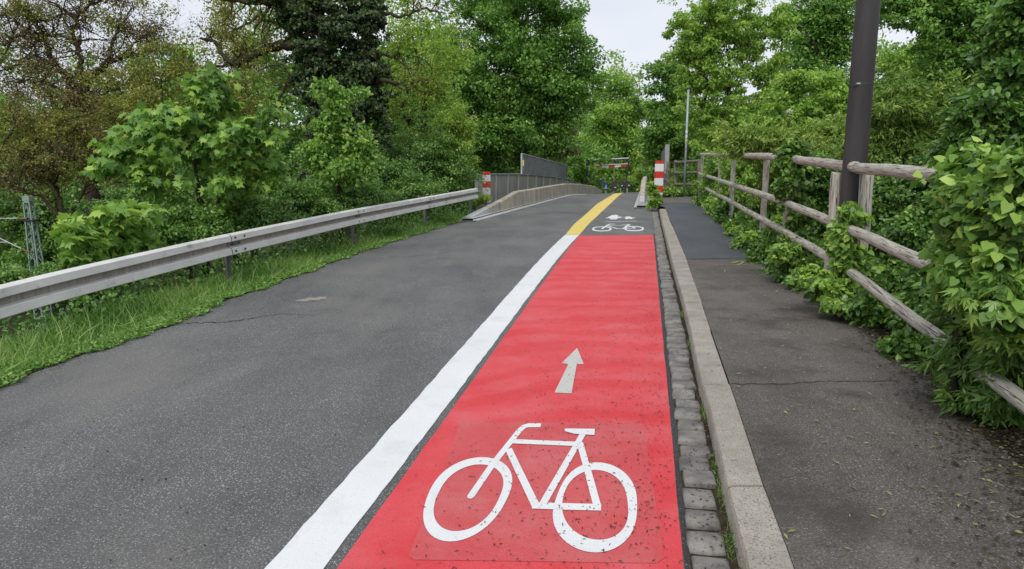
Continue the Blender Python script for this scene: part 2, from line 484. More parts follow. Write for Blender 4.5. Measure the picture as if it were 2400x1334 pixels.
def stroke(mb, pts, w, off, ang=R(11), st=1.75, caps='flat', wid=None):
    """painted stroke: pts on the ground, width measured in a frame that is stretched along the road"""
    ca, sa = math.cos(ang), math.sin(ang)
    q = [((p[0] * ca - p[1] * sa), (p[0] * sa + p[1] * ca) / st) for p in pts]
    Lf, Rt = [], []
    n = len(q)
    for i in range(n):
        a = Vector(q[max(i - 1, 0)]); b = Vector(q[min(i + 1, n - 1)]); c = Vector(q[i])
        d = (b - a).normalized(); nn = Vector((-d.y, d.x))
        k = 1.0
        if 0 < i < n - 1:
            d0 = (c - a).normalized(); k = 1 / max(.5, nn.dot(Vector((-d0.y, d0.x))))
        Lf.append(c + nn * w / 2 * k); Rt.append(c - nn * w / 2 * k)
    if caps == 'round0':
        c = Vector(q[0]); d = (Vector(q[1]) - c).normalized(); nn = Vector((-d.y, d.x))
        arc = [c + (nn * math.cos(t) - d * math.sin(t)) * w / 2 for t in np.linspace(.15, math.pi - .15, 8)]
        Lf = arc[::-1][-1:] + Lf if False else Lf
        loop = Lf[::-1] + arc + Rt
    else: loop = Lf[::-1] + Rt
    vs = []
    for c in loop:
        x, y = c.x, c.y * st
        X, Y = x * ca + y * sa, -x * sa + y * ca
        vs.append((X, Y, float(Z(X, Y)) + off))
    mb.add(vs, [tuple(range(len(vs)))])
def smooth_closed(pts, n=64):
    p = np.array([(a[0], a[1]) for a in pts]); m = len(p)
    k = np.fft.fft(p[:, 0] + 1j * p[:, 1])
    t = np.linspace(0, 1, n, endpoint=False)
    # angular resample through low harmonics of arc-length parametrised loop
    d = np.abs(np.diff(np.append(p[:, 0] + 1j * p[:, 1], p[0, 0] + 1j * p[0, 1])))
    s = np.concatenate([[0], np.cumsum(d)]); s /= s[-1]
    c = np.append(p[:, 0] + 1j * p[:, 1], p[0, 0] + 1j * p[0, 1])
    tt = np.linspace(0, 1, 256, endpoint=False)
    cc = np.interp(tt, s, c.real) + 1j * np.interp(tt, s, c.imag)
    K = np.fft.fft(cc) / 256
    out = np.zeros(n, complex)
    for h in range(-3, 4): out += K[h] * np.exp(2j * np.pi * h * t)
    return [(z.real, z.imag) for z in out]
def ring(mb, outer, inner, off, n=64):
    o = smooth_closed(outer, n); i_ = smooth_closed(inner, n)
    co = np.mean(o, 0)
    def srt(l):
        a = np.array(l); ang = np.arctan2(a[:, 1] - co[1], a[:, 0] - co[0]); return a[np.argsort(ang)]
    o, i_ = srt(o), srt(i_)
    vs = [(x, y, float(Z(x, y)) + off) for x, y in o] + [(x, y, float(Z(x, y)) + off) for x, y in i_]
    mb.add(vs, [(k, (k + 1) % n, n + (k + 1) % n, n + k) for k in range(n)])
g7 = lambda pts: [Gp(900 + x / 2.408, 780 + y / 2.408) for x, y in pts]
bk = MB(); zo = .0085
ring(bk, g7([(560, 707), (640, 718), (690, 760), (722, 830), (718, 900), (682, 985), (610, 1070), (520, 1142), (450, 1182), (380, 1210), (310, 1195), (260, 1145), (228, 1070), (224, 1000), (240, 930), (280, 860), (340, 790), (410, 745), (480, 717)]),
     g7([(560, 748), (605, 757), (650, 790), (672, 850), (670, 905), (640, 970), (590, 1035), (530, 1090), (470, 1125), (400, 1143), (345, 1130), (305, 1090), (285, 1030), (285, 970), (305, 905), (350, 845), (400, 800), (460, 765), (510, 752)]), zo)
ring(bk, g7([(1190, 733), (1260, 742), (1335, 780), (1390, 840), (1425, 920), (1435, 1000), (1420, 1080), (1380, 1160), (1310, 1225), (1235, 1258), (1160, 1262), (1080, 1235), (1010, 1175), (970, 1105), (950, 1025), (960, 950), (1000, 875), (1050, 810), (1110, 755)]),
     g7([(1190, 778), (1260, 790), (1320, 830), (1360, 900), (1382, 980), (1375, 1060), (1340, 1130), (1280, 1175), (1205, 1192), (1130, 1172), (1060, 1115), (1020, 1055), (1003, 1000), (1000, 945), (1035, 880), (1080, 825), (1130, 790)]), zo + .0003)
W = .0365
stroke(bk, g7([(492, 930), (610, 757), (715, 622), (765, 560), (790, 538), (815, 530), (885, 530)]), W, zo + .0006, caps='round0')
stroke(bk, g7([(703, 665), (760, 785), (856, 985)]), W, zo + .0009)
stroke(bk, g7([(838, 985), (1000, 990), (1225, 997)]), W, zo + .0012)
stroke(bk, g7([(728, 622), (1092, 638)]), W, zo + .0015)
stroke(bk, g7([(1122, 580), (1080, 655), (898, 975)]), W, zo + .0018)
stroke(bk, g7([(1105, 630), (1150, 790), (1202, 985)]), W, zo + .0021)
bk.add([(p[0], p[1], float(Z(p[0], p[1])) + zo + .0024) for p in g7([(1018, 552), (1030, 550), (1190, 553), (1187, 587), (1075, 580), (1022, 566)])], [(0, 1, 2, 3, 4, 5)])
bk.build('bicycle_symbol', M['white'], road, 'large white bicycle symbol painted on the red lane in front')
ar = MB().add([(p[0], p[1], float(Z(p[0], p[1])) + .0075) for p in g7([(1090, 90), (1127, 182), (1088, 183), (1058, 348), (962, 343), (1040, 183), (1003, 176)])], [tuple(range(7))])
ar.build('arrow_symbol', M['greywhite'], road, 'worn greyish white arrow on the red lane pointing ahead')
g6 = lambda pts: [Gp(1370 + x / 8, 440 + y / 8) for x, y in pts]
def ell(cx, cy, rx, ry, n=28): return [(cx + rx * math.cos(t), cy + ry * math.sin(t)) for t in np.linspace(0, 2 * math.pi, n, endpoint=False)]
b2 = MB(); zo = .005; w2 = .05
ring(b2, g6(ell(325, 778, 187, 48)), g6(ell(325, 776, 150, 33)), zo)
ring(b2, g6(ell(930, 773, 187, 49)), g6(ell(930, 771, 150, 33)), zo + .0006)
stroke(b2, g6([(322, 778), (400, 730), (450, 695), (480, 687), (570, 688)]), w2 + .01, zo + .0012)
stroke(b2, g6([(440, 722), (620, 775)]), w2, zo + .0018)
stroke(b2, g6([(600, 775), (750, 776)]), w2, zo + .0024)
stroke(b2, g6([(450, 713), (800, 711)]), w2, zo + .003)
stroke(b2, g6([(830, 698), (720, 775)]), w2, zo + .0036)
stroke(b2, g6([(790, 705), (955, 768)]), w2, zo + .0042)
stroke(b2, g6([(745, 776), (950, 770)]), w2, zo + .0048)
stroke(b2, g6([(705, 693), (875, 695)]), w2, zo + .0054)
b2.build('bicycle_symbol', M['white'], road, 'small white bicycle symbol on grey asphalt beyond the red lane')
b3 = MB(); stroke(b3, g6([(385, 640), (975, 631)]), .05, .005)
b3.build('bar_symbol', M['white'], road, 'thin white bar between the bicycle and the walkers')
b4 = MB()
def addp(mb, pts, off): mb.add([(p[0], p[1], float(Z(p[0], p[1])) + off) for p in pts], [tuple(range(len(pts)))])
addp(b4, g6([(500, 514), (545, 520), (560, 510), (612, 514), (630, 540), (622, 552), (698, 566), (698, 574), (622, 576), (588, 603), (560, 603), (566, 580), (552, 580), (545, 604), (516, 602), (520, 580), (500, 600), (474, 598), (486, 576), (398, 577), (398, 567), (452, 560), (450, 541), (500, 536)]), .005)
addp(b4, g6([(772, 548), (815, 543), (862, 547), (880, 562), (958, 566), (955, 573), (895, 578), (898, 590), (870, 592), (848, 580), (800, 594), (755, 592), (772, 576), (745, 570)]), .005)
stroke(b4, g6([(622, 530), (680, 552), (760, 568)]), .035, .0058)
b4.build('walkers_symbol', M['white'], road, 'white adult and child walking symbol near the bridge')

# cracks and stains on the road
def crack(pts, w, parent, mat, off, name='crack', label=None):
    mb = MB(); q = []
    P0 = [Gp(x, y, 0) for x, y in pts]
    for i in range(len(P0) - 1):
        n = 9
        for k in range(n): 
            t = k / n; a = P0[i].lerp(P0[i + 1], t)
            q.append(Vector((a.x + random.uniform(-.02, .02), a.y + random.uniform(-.035, .035), 0)))
    q.append(P0[-1])
    Lf = []; Rt = []
    for i, c in enumerate(q):
        d = (q[min(i + 1, len(q) - 1)] - q[max(i - 1, 0)]); d.z = 0; d.normalize(); nn = Vector((-d.y, d.x, 0))
        ww = w * random.uniform(.3, 1.2) * (1 if 0 < i < len(q) - 1 else .2)
        Lf.append(c + nn * ww); Rt.append(c - nn * ww)
    vs = [(a.x, a.y, float(Z(a.x, a.y)) + off) for a in Lf + Rt]
    n = len(q)
    mb.add(vs, [(i, i + 1, n + i + 1, n + i) for i in range(n - 1)])
    return mb.build(name, mat, parent, label)
crack([(360, 765), (440, 758), (500, 757), (560, 752), (610, 743), (655, 736)], .010, road, M['soil'], .003)
crack([(655, 736), (700, 738), (740, 740)], .005, road, M['soil'], .003)
crack([(880, 606), (1000, 600), (1060, 590)], .008, road, M['patch'], .003)
crack([(1275, 494), (1340, 500), (1420, 508), (1528, 516)], .03, road, M['patch'], .0032)
crack([(1390, 521), (1460, 520), (1525, 518)], .008, road, M['patch'], .0034)
crack([(1095, 552), (1240, 540), (1330, 536)], .008, road, M['patch'], .003)
crack([(1180, 492), (1290, 487), (1380, 482)], .012, road, M['patch'], .003)
crack([(1240, 478), (1330, 473), (1400, 470)], .012, road, M['patch'], .003)
st = [(690, 706), (700, 703), (716, 701), (722, 698), (741, 698.5), (750, 696), (768, 696.5), (762, 699), (773, 700.5), (752, 702), (745, 704.5), (728, 704), (718, 707.5), (704, 706.5)]
sm = surf('pale_stain', (.22, .20, .17), (.32, .29, .24), 30, .9, .3, 90)
addm = MB(); addp(addm, [Gp(x, y) for x, y in st], .003); addm.build('pale_stain', sm, road)

# gutter: soil bed, setts, kerb
gut = strip(lambda y: st_l(y) - .008, lambda y: kf(y) + .02, .8, 22, .003, .3, 2)
gutter = gut.build('gutter', M['soil']); tag(gutter, kind='structure')
strip(lambda y: rd_r(y) + .004, lambda y: st_l(y) - .004, .8, float(rd_r.y[-1]), .0035, .3, 1, .003).build('edge_seam', M['patch'], road)
sb = MB(); y = 1.0; k = 0
ylim = float(Gp(1535, 498).y)
while y < ylim:
    ln = random.uniform(.165, .225)
    xl = float(st_l(y + ln / 2)); xr = float(kf(y + ln / 2))
    w = (xr - xl) * random.uniform(.70, .76) if y > 3 else (xr - xl) * random.uniform(.68, .74)
    w = min(w, .20)
    z = float(Z(xl, y)); h = .030 + random.uniform(-.006, .006)
    a = R(-11) + R(random.uniform(-2.5, 2.5)); ca, sa = math.cos(a), math.sin(a)
    cx, cy = xl + w / 2 + random.uniform(-.008, .008), y + ln / 2
    hx, hy = w / 2, ln / 2 - .021
    vs = []; N = 5
    tilt = (random.uniform(-.03, .03), random.uniform(-.04, .04))
    for (ins, zz) in ((0, -.03), (0.0, h - .014), (.007, h - .004), (.022, h)):
        for (sx, sy) in ((-1, -1), (0, -1.03), (1, -1), (1.03, 0), (1, 1), (0, 1.03), (-1, 1), (-1.03, 0)):
            jx = random.uniform(-.003, .003); jy = random.uniform(-.003, .003)
            lx = sx * (hx - ins) + jx; ly = sy * (hy - ins) + jy
            px_, py_ = cx + lx * ca - ly * sa, cy + lx * sa + ly * ca
            vs.append((px_, py_, z + zz + tilt[0] * lx + tilt[1] * ly))
    fs = []
    for r_ in range(3):
        for j in range(8): fs.append((r_ * 8 + j, r_ * 8 + (j + 1) % 8, (r_ + 1) * 8 + (j + 1) % 8, (r_ + 1) * 8 + j))
    fs.append(tuple(24 + j for j in range(8)))
    sb.add(vs, fs)
    y += ln; k += 1
setts = sb.build('sett_row', M['sett'], gutter, 'single row of dark worn stone setts', smooth=True)

joints = [1.0, float(Gp(1785, 1139, .1).y), float(Gp(1680, 901, .1).y), float(Gp(1640, 772, .1).y), float(Gp(1625, 709, .1).y), float(Gp(1600, 651, .1).y), float(Gp(1590, 607, .1).y)]
while joints[-1] < 21: joints.append(joints[-1] + 1.75)
kb_mb = MB()
for a, b in zip(joints[:-1], joints[1:]):
    a += .006; b -= .006
    n = 4
    dz = random.uniform(-.004, .004); dx = random.uniform(-.006, .006)
    ys = [a + (b - a) * i / n for i in range(n + 1)]
    vs = []; fs = []
    for yy in ys:
        x0, x1 = float(kf(yy)) + dx, float(kb(yy)) + dx
        zf = float(Z(x0, yy)) + dz
        prof = [(x0 - .028, -.03), (x0 - .012, .075), (x0 - .004, .093), (x0 + .012, .10), (x1 - .006, .101), (x1, .095), (x1 + .004, -.03)]
        vs += [(px_, yy, zf + pz_) for px_, pz_ in prof]
    m_ = 7
    for i in range(n):
        for j in range(m_ - 1): fs.append((i * m_ + j, (i + 1) * m_ + j, (i + 1) * m_ + j + 1, i * m_ + j + 1))
    fs.append(tuple(range(m_))); fs.append(tuple(n * m_ + j for j in range(m_))[::-1])
    kb_mb.add(vs, fs)
kerb = kb_mb.build('kerb', M['granite']); tag(kerb, kind='structure')

walk_end = float(Gp(1600, 461, .1).y)
pave = strip(lambda y: kb(np.minimum(y, 22)) + .004 + np.clip(np.asarray(y) - 22, 0, 9) * .2, lambda y: sw_r(y) + .12, -.5, walk_end, .093, .3, 6).build('pavement', M['path'], smooth=True)
tag(pave, kind='structure')
ya, yb = float(Gp(1700, 607, .1).y), float(Gp(1600, 474, .1).y)
strip(lambda y: kb(np.minimum(y, 22)) + .012, lambda y: sw_r(y) + .1, ya, yb, .097, .3, 5, .004).build('fresh_patch', M['fresh'], pave, 'smooth blue black new asphalt on the upper pavement', smooth=True)
def ppoly(pts, off, name, mat, label=None):
    mb = MB(); mb.add([(p[0], p[1], float(Z(p[0], p[1])) + off) for p in [Gp(x, y, .097) for x, y in pts]], [tuple(range(len(pts)))])
    return mb.build(name, mat, pave, label)
ppoly([(1815, 609), (1875, 606), (1960, 690), (1945, 712), (1900, 690), (1850, 640)], .0968, 'dark_patch', M['patch'])
ppoly([(1880, 706), (1920, 704), (2000, 712), (2010, 727), (1890, 712)], .0966, 'dark_patch', M['patch'])
def pcrack(pts, w, off=.0975, mat=None):
    mb = MB(); q = []
    P0 = [Gp(x, y, .097) for x, y in pts]
    for i in range(len(P0) - 1):
        for k in range(8):
            a = P0[i].lerp(P0[i + 1], k / 8); q.append(Vector((a.x + random.uniform(-.01, .01), a.y + random.uniform(-.015, .015), 0)))
    q.append(P0[-1]); n = len(q); vs = []
    for sgn in (1, -1):
        for i, c in enumerate(q):
            d = (q[min(i + 1, n - 1)] - q[max(i - 1, 0)]); d.z = 0; d.normalize()
            ww = w * random.uniform(.4, 1.2)
            vs.append((c.x - d.y * ww * sgn, c.y + d.x * ww * sgn, float(Z(c.x, c.y)) + off))
    mb.add(vs, [(i, i + 1, n + i + 1, n + i) for i in range(n - 1)])
    mb.build('crack', mat or M['soil'], pave)
pcrack([(1712, 900), (1830, 901), (1930, 893), (2000, 895), (2110, 892)], .005)
pcrack([(1620, 608), (1720, 605), (1850, 603)], .012, .0985)
pcrack([(2030, 760), (2090, 800), (2130, 830), (2180, 870)], .016)
strip(lambda y: sw_r(y) - .06 + .05 * np.sin(y * 3.1) + .03 * np.sin(y * 9.7) - .12 * np.clip(4.5 - np.asarray(y), 0, 3), lambda y: sw_r(y) + .16, .9, 20, .0985, .15, 2, .012).build('soil_margin', M['soil'], pave)
ms = MB(); 
def pstroke(pts, w):
    q = [Gp(x, y, .097) for x, y in pts]
    n = len(q); vs = []
    for sgn in (1, -1):
        for i, c in enumerate(q):
            d = (q[min(i + 1, n - 1)] - q[max(i - 1, 0)]); d.z = 0; d.normalize()
            vs.append((c.x - d.y * w * sgn, c.y + d.x * w * sgn, float(Z(c.x, c.y)) + .0985 + len(ms.v) * .00002))
    ms.add(vs, [(i, i + 1, n + i + 1, n + i) for i in range(n - 1)])
pstroke([(1672, 622), (1720, 622), (1790, 619)], .016)
pstroke([(1715, 617), (1730, 613), (1748, 612), (1758, 614), (1765, 619)], .022)
pstroke([(1728, 621), (1738, 618), (1742, 613)], .018)
ms.build('spray_mark', M['spray'], pave, 'faint yellow green spray paint mark')

# ------------------------------------------------------------------ guard rail
RP = [P(-330, 756, 5.0), P(0, 665, 6.2), P(530, 548, 9.4), P(827, 490, 13.3), P(998, 461, 17.0), P(1114, 441, 20.6)]
def gr_path(t):  # interpolate path through RP by Y
    ys = [p.y for p in RP]
    return Vector((np.interp(t, ys, [p.x for p in RP]), t, np.interp(t, ys, [p.z for p in RP])))
def smooth_path(y0, y1, n):
    out = []
    for t in np.linspace(y0, y1, n):
        a = Vector((0, 0, 0)); 
        ws = 0
        for d, w in ((-.9, 1), (-.45, 2), (0, 3), (.45, 2), (.9, 1)):
            tt = min(max(t + d, RP[0].y), RP[-1].y)
            if abs(d) > 1e-6 and (t + d < RP[0].y or t + d > RP[-1].y): continue
            a += (gr_path(tt)) * w; ws += w
        a /= ws; a.y = t
        b = gr_path(t)
        out.append(Vector((a.x if .9 < t - RP[0].y and RP[-1].y - t > .9 else b.x, t, a.z if .9 < t - RP[0].y and RP[-1].y - t > .9 else b.z)))
    return out
rail_t = thing('guard_rail', 'long pale galvanised steel guard rail between grass verge and left road side', 'guard rail', (RP[2].x, RP[2].y, float(tz(RP[2].x, RP[2].y))))
up_o = [(-.010, -.112), (-.078, -.104), (-.083, -.098), (-.072, -.022), (-.035, -.006), (0, 0)]
lo_o = [(0, -.31), (-.035, -.303), (-.078, -.288), (-.083, -.282), (-.072, -.206), (-.066, -.198), (-.010, -.186)]
gv_o = [(-.0102, -.1858), (-.008, -.150), (-.0102, -.1122)]
def thick(p): return p + [(a + .004, b) for a, b in p[::-1]]
cuts = [5.0, 9.4, 13.3, 17.0, 20.6]
for i in range(4):
    a, b = cuts[i], cuts[i + 1]
    pth = smooth_path(a + (.012 if i else 0), b, 14)
    dx = -.006 if i % 2 else 0
    sh = lambda p: [(x + dx, z) for x, z in thick(p)]
    beam = MB().sweep(pth, sh(up_o)).sweep(pth, sh(lo_o)).build('rail_beam', M['zinc'], rail_t)
    MB().sweep(pth, sh(gv_o)).build('groove', M['groove'], beam)
    if i == 0: continue
    t = a
    for dt, dz in ((.07, -.06), (.28, -.06), (.07, -.245), (.28, -.245), (.06, -.155), (.24, -.155)):
        p = gr_path(t + dt)
        d = (gr_path(t + dt + .1) - gr_path(t + dt - .1)); d.z = 0; d.normalize(); rt = Vector((d.y, -d.x, 0))
        o_ = .080 if abs(dz + .155) > .01 else .012
        c = p + rt * (o_ - dx) + Vector((0, 0, dz))
        MB().tube([c, c + rt * .012], .014, 8).build('bolt', M['dark'], beam)
    p = gr_path(t + .15); d = (gr_path(t + .3) - gr_path(t)); d.z = 0; d.normalize(); rt = Vector((d.y, -d.x, 0))
    c = p + rt * (.016 - dx) + Vector((0, 0, -.155)); MB().box(tuple(c), (.11, .012, .035), math.atan2(d.y, d.x)).build('joint_plate', M['zincpost'], beam)
for t in (5.2, 9.5, 13.4, 17.1, 20.4):
    p = gr_path(t); zz = float(tz(p.x, p.y)); hh = p.z - .02 - (zz - .4)
    d = (gr_path(t + .1) - gr_path(t - .1)); ang = math.atan2(d.y, d.x)
    m_ = MB(); c = Vector((p.x - .06, p.y, p.z - .02 - hh / 2))
    m_.box(tuple(c), (.10, .008, hh), ang); m_.box(tuple(c + Vector((-.02, 0, 0))), (.01, .06, hh * .999), ang)
    m_.build('post', M['zincpost'], rail_t)

# ------------------------------------------------------------------ concrete barriers
def barrier(name, label, path, tops, wide, facing):
    """path of ground points; tops: heights"""
    t = thing(name, label, 'barrier', tuple(path[0]))
    wpts = path
    def pr(i):
        h = tops[i]
        a, b = wide, wide * .62
        return [(a, 0.08), (b * 1.25, .10), (b, h - .03), (b * .7, h), (-b * .7, h), (-b, h - .03), (-b * 1.25, .10), (-a, .08)]
    n = len(wpts)
    seg = [0, 2] + list(range(4, n - 1, 3)) + [n - 1]
    for j in range(len(seg) - 1):
        i0, i1 = seg[j], seg[j + 1]
        sub = wpts[i0:i1 + 1]
        off = i0
        mb = MB().sweep([Vector(p) for p in sub], lambda i, off=off: pr(i + off))
        sg = mb.build('end_block' if j == 0 else 'barrier_segment', M['lightmetal'] if j == 0 else M['concrete'], t, 'pale grey sloping end block' if j == 0 else None)
    for sgn in (1, -1):
        MB().sweep([Vector(p) for p in wpts], [(sgn * wide, .0), (sgn * (wide + .10), .0), (sgn * (wide + .10), .02), (sgn * wide, .055)]).build('foot_plate', M['lightmetal'], t)
    # lifting holes
    mb = MB()
    for i in range(3, n):
        a, b = Vector(wpts[i - 1]), Vector(wpts[i]); d = (b - a); d.z = 0; d.normalize(); l = Vector((-d.y, d.x, 0)) * facing
        for f_ in (.25, .75):
            c = a.lerp(b, f_) + l * (wide * .62 + .004) + Vector((0, 0, (tops[i] + tops[i - 1]) / 2 - .09))
            if i < 11: MB().tube([c - l * .02, c + l * .006], .022, 8).build('fixing_hole', M['dark'], t)
    mb = MB(); p = Vector(path[0]); d = Vector(path[1]) - p; d.z = 0; d.normalize()
    mb.box(tuple(p - d * .10 + Vector((0, 0, .012))), (.2, wide * 3.2, .022), math.atan2(d.y, d.x))
    mb.build('base_plate', M['zincpost'], t)
    return t
jp = [(19.4, -1.27), (20.3, -1.04), (21.2, -.82), (23.1, -.34), (25.0, .13), (27.5, .75), (30, 1.4), (32.5, 2.03), (35, 2.68), (37.5, 3.3), (40, 3.9), (42.5, 4.47), (45, 5.05), (48, 5.75), (52, 6.65)]
jt = [.13, .22, .28, .44, .62] + [.62] * 10
barrier('concrete_barrier', 'long low stained concrete barrier with yellow lichen along left side of bridge', [(x, y, float(Z(x, y))) for y, x in jp], jt, .17, -1)
jp = [(23.4, 4.42), (24.1, 4.56), (24.8, 4.7), (26.2, 4.98), (27.6, 5.27)] + [(27.6 + 2.5 * k, 5.27 + .50 * k) for k in range(1, 10)]
jt = [.22, .27, .33, .56, .8] + [.8] * 9
barrier('concrete_barrier', 'narrow concrete barrier seen end on beside the weed tuft on right of bridge', [(x, y, float(Z(x, y))) for y, x in jp], jt, .16, 1)

# ------------------------------------------------------------------ bridge parapet left
def par_pt(Y, z=0): return Vector((-7.86 + .246 * Y, Y, z))
def par_top(Y): return float(np.interp(Y, [26.3, 29, 33.9, 40, 47, 55, 62], [1.33, 1.34, 1.30, 1.13, .87, .22, -.4]))
par = thing('bridge_parapet', 'grey brown panelled bridge parapet with flat handrail behind left concrete barrier', 'parapet', tuple(par_pt(26.3, float(zr(26.3)))))
ysp = [26.3] + [29 + 2 * k for k in range(0, 15)]
for a, b in zip(ysp[:-1], ysp[1:]):
    if b > 58: break
    pa, pb = par_pt(a), par_pt(b); d = (pb - pa).normalized(); l = Vector((-d.y, d.x, 0)) * .012
    vs = []
    for p, t in ((pa + d * .03, par_top(a)), (pb - d * .03, par_top(b))):
        for s_ in (1, -1):
            vs += [(p.x + l.x * s_, p.y + l.y * s_, t - 1.25), (p.x + l.x * s_, p.y + l.y * s_, t - .04)]
    MB().add(vs, [(0, 1, 5, 4), (2, 6, 7, 3), (0, 2, 3, 1), (4, 5, 7, 6), (1, 3, 7, 5), (0, 4, 6, 2)]).build('panel', M['parapet'], par)
for a in ysp[:-1]:
    if a > 58: break
    p = par_pt(a); t = par_top(a)
    MB().box((p.x + .03, p.y, t - .65), (.09, .10, 1.22), math.atan2(.246, 1) * -1).build('post', M['lightmetal'], par)
MB().sweep([par_pt(a, par_top(a) - .035) for a in ysp if a < 58], [(.07, 0), (.07, .05), (.04, .065), (-.04, .065), (-.07, .05), (-.07, 0)]).build('handrail', M['screen'], par)

def screen_top(Y): return float(np.interp(Y, [33.9, 47], [2.27, 1.76]))
scr = thing('protective_screen', 'tall grey mesh screen standing on top of left bridge parapet', 'screen', tuple(par_pt(33.9, par_top(33.9))))
sy = np.linspace(33.9, 47, 8)
for a, b in zip(sy[:-1], sy[1:]):
    mb = MB(); pa, pb = par_pt(a), par_pt(b); nb_ = 22
    for k in range(nb_):
        f_ = (k + .5) / nb_; p = pa.lerp(pb, f_); t = screen_top(p.y); b0 = par_top(p.y) + .05
        mb.box((p.x, p.y, (t + b0) / 2), (.008, .035, t - b0 - .02), -.24)
    for k in range(12):
        f_ = (k + .5) / 12
        z0 = par_top(a) + (screen_top(a) - par_top(a)) * f_; z1 = par_top(b) + (screen_top(b) - par_top(b)) * f_
        mb.tube([(pa.x, pa.y, z0), (pb.x, pb.y, z1)], .012, 4)
    mb.build('mesh_panel', M['screen'], scr)
for a in sy:
    p = par_pt(a); t = screen_top(a)
    MB().box((p.x, p.y, (t + par_top(a)) / 2), (.06, .09 if a > 34 else .2, t - par_top(a)), -.24).build('post', M['lightmetal'] if a < 34 else M['screen'], scr)
MB().sweep([par_pt(a, screen_top(a)) for a in sy], [(.035, 0), (.035, .04), (-.035, .04), (-.035, 0)]).build('top_rail', M['lightmetal'], scr)
p = par_pt(34.0, 0); mb = MB(); mb.box((p.x + .03, p.y - .13, 1.84), (.10, .01, .28), 0)
mb.build('warning_plate', M['yellow'], scr, 'small yellow warning plate')

# right hand parapet + screen seen nearly edge on
rp = lambda Y, z=0: Vector((7.55 + (Y - 34) * .185, Y, z))
rpar = thing('bridge_parapet', 'short piece of steel bridge parapet behind the right beacon', 'parapet', tuple(rp(31, float(zr(31)))))
for Y in (31, 33, 35, 37, 39, 41, 43, 45):
    b0 = float(Z(rp(Y).x, Y)); MB().box((rp(Y).x, Y, b0 + .55), (.06, .06, 1.1)).build('post', M['screen'], rpar)
for h in (.15, .6, 1.1):
    MB().tube([rp(Y, float(Z(rp(Y).x, Y)) + h) for Y in range(30, 47, 2)], .03, 6).build('rail', M['screen'], rpar)
rs = thing('protective_screen', 'grey mesh screen seen edge on above the right beacon', 'screen', tuple(rp(34, 1.4)))
mb = MB()
for Y in np.arange(34.2, 50, .22):
    t = np.interp(Y, [34, 50], [2.72, 2.2]); mb.box((rp(Y).x, Y, (t + 1.3) / 2), (.03, .06, t - 1.3))
for f_ in np.linspace(0, 1, 12):
    mb.tube([rp(34, 1.3 + 1.4 * f_), rp(50, .9 + 1.3 * f_)], .01, 4)
mb.build('mesh_panel', M['screen'], rs)
MB().box((rp(34).x + .03, 33.95, 2.02), (.20, .07, 1.42)).build('post', M['lightmetal'], rs)

# ------------------------------------------------------------------ beacons
def beacon(label, base, top, w, h, nst, gz, start='red'):
    t = thing('marker_beacon', label, 'beacon', (base.x, base.y, gz), 'striped beacons at the ends of the bridge')
    n = 10; x0 = w / 2; r = w * .16
    # board outline with rounded corners, in stripes
    def half(z):  # half width at height z measured from top
        if z < r: return x0 - r + math.sqrt(max(r * r - (r - z) ** 2, 0))
        if z > h - r: return x0 - r + math.sqrt(max(r * r - (z - h + r) ** 2, 0))
        return x0
    hs = [0] + nst + [h]
    for k in range(len(hs) - 1):
        a, b = hs[k], hs[k + 1]
        zs = sorted(set([a, b] + [z for z in (0, .004, .012, r * .5, r, h - r, h - r * .5, h - .012, h - .004) if a < z < b]))
        mb = MB(); vs = []
        for z in zs:
            hw = half(z)
            vs += [(base.x - hw, base.y, top - z), (base.x + hw, base.y, top - z), (base.x + hw, base.y + .035, top - z), (base.x - hw, base.y + .035, top - z)]
        fs = []
        for i in range(len(zs) - 1):
            for j in range(4): fs.append((i * 4 + j, i * 4 + (j + 1) % 4, i * 4 + 4 + (j + 1) % 4, i * 4 + 4 + j))
        fs.append((0, 3, 2, 1)); m_ = (len(zs) - 1) * 4; fs.append((m_, m_ + 1, m_ + 2, m_ + 3))
        mb.add(vs, fs); red = (k % 2 == 0)
        mb.build('stripe_board', M['signred'] if red else M['signwhite'], t, 'red stripe of the board' if red else 'white stripe of the board')
    MB().tube([(base.x, base.y + .07, gz - .1), (base.x, base.y + .07, top - h * .4)], .03, 10).build('post', M['galv'], t)
    return t
b = P(1546, 377, 22.6); 
beacon('right red and white striped beacon behind the green weed tuft', Vector((b.x, b.y, 0)), b.z, .285, 1.11, [.10, .34, .56, .80, 1.03], float(Z(b.x, b.y)) + .1)
b = P(1140, 402, 24.0)
beacon('left red and white striped beacon at the end of the guard rail', Vector((b.x, b.y, 0)), b.z, .28, 1.08, [.12, .34, .56, .80, 1.0], float(Z(b.x, b.y)))

# ------------------------------------------------------------------ poles
b = P(2004, 375, 7.15)
bx, by = b.x, b.y
tp = thing('street_pole', 'thick dark brown tapered pole rising out of frame at the timber fence', 'pole', (bx, by, .1))
MB().tube([(bx + .0, by, -.1), (bx, by, .4), (bx + .0, by, 2.0), (bx, by, 4.5), (bx, by, 7.0)], [.120, .118, .114, .108, .10], 28).build('shaft', M['pole'], tp, smooth=True)
mb = MB(); mb.tube([(bx, by, 2.42), (bx, by, 2.44)], .1155, 28); mb.box((bx - .10, by - .07, 2.43), (.03, .02, .05)); mb.build('clamp_band', M['dark'], tp)
MB().tube([(bx, by, 6.4), (bx, by, 6.42)], .105, 24).build('clamp_band', M['dark'], tp)
MB().box((bx - .075, by - .09, 2.43), (.035, .02, .014)).build('clamp_screw', M['lightmetal'], tp)

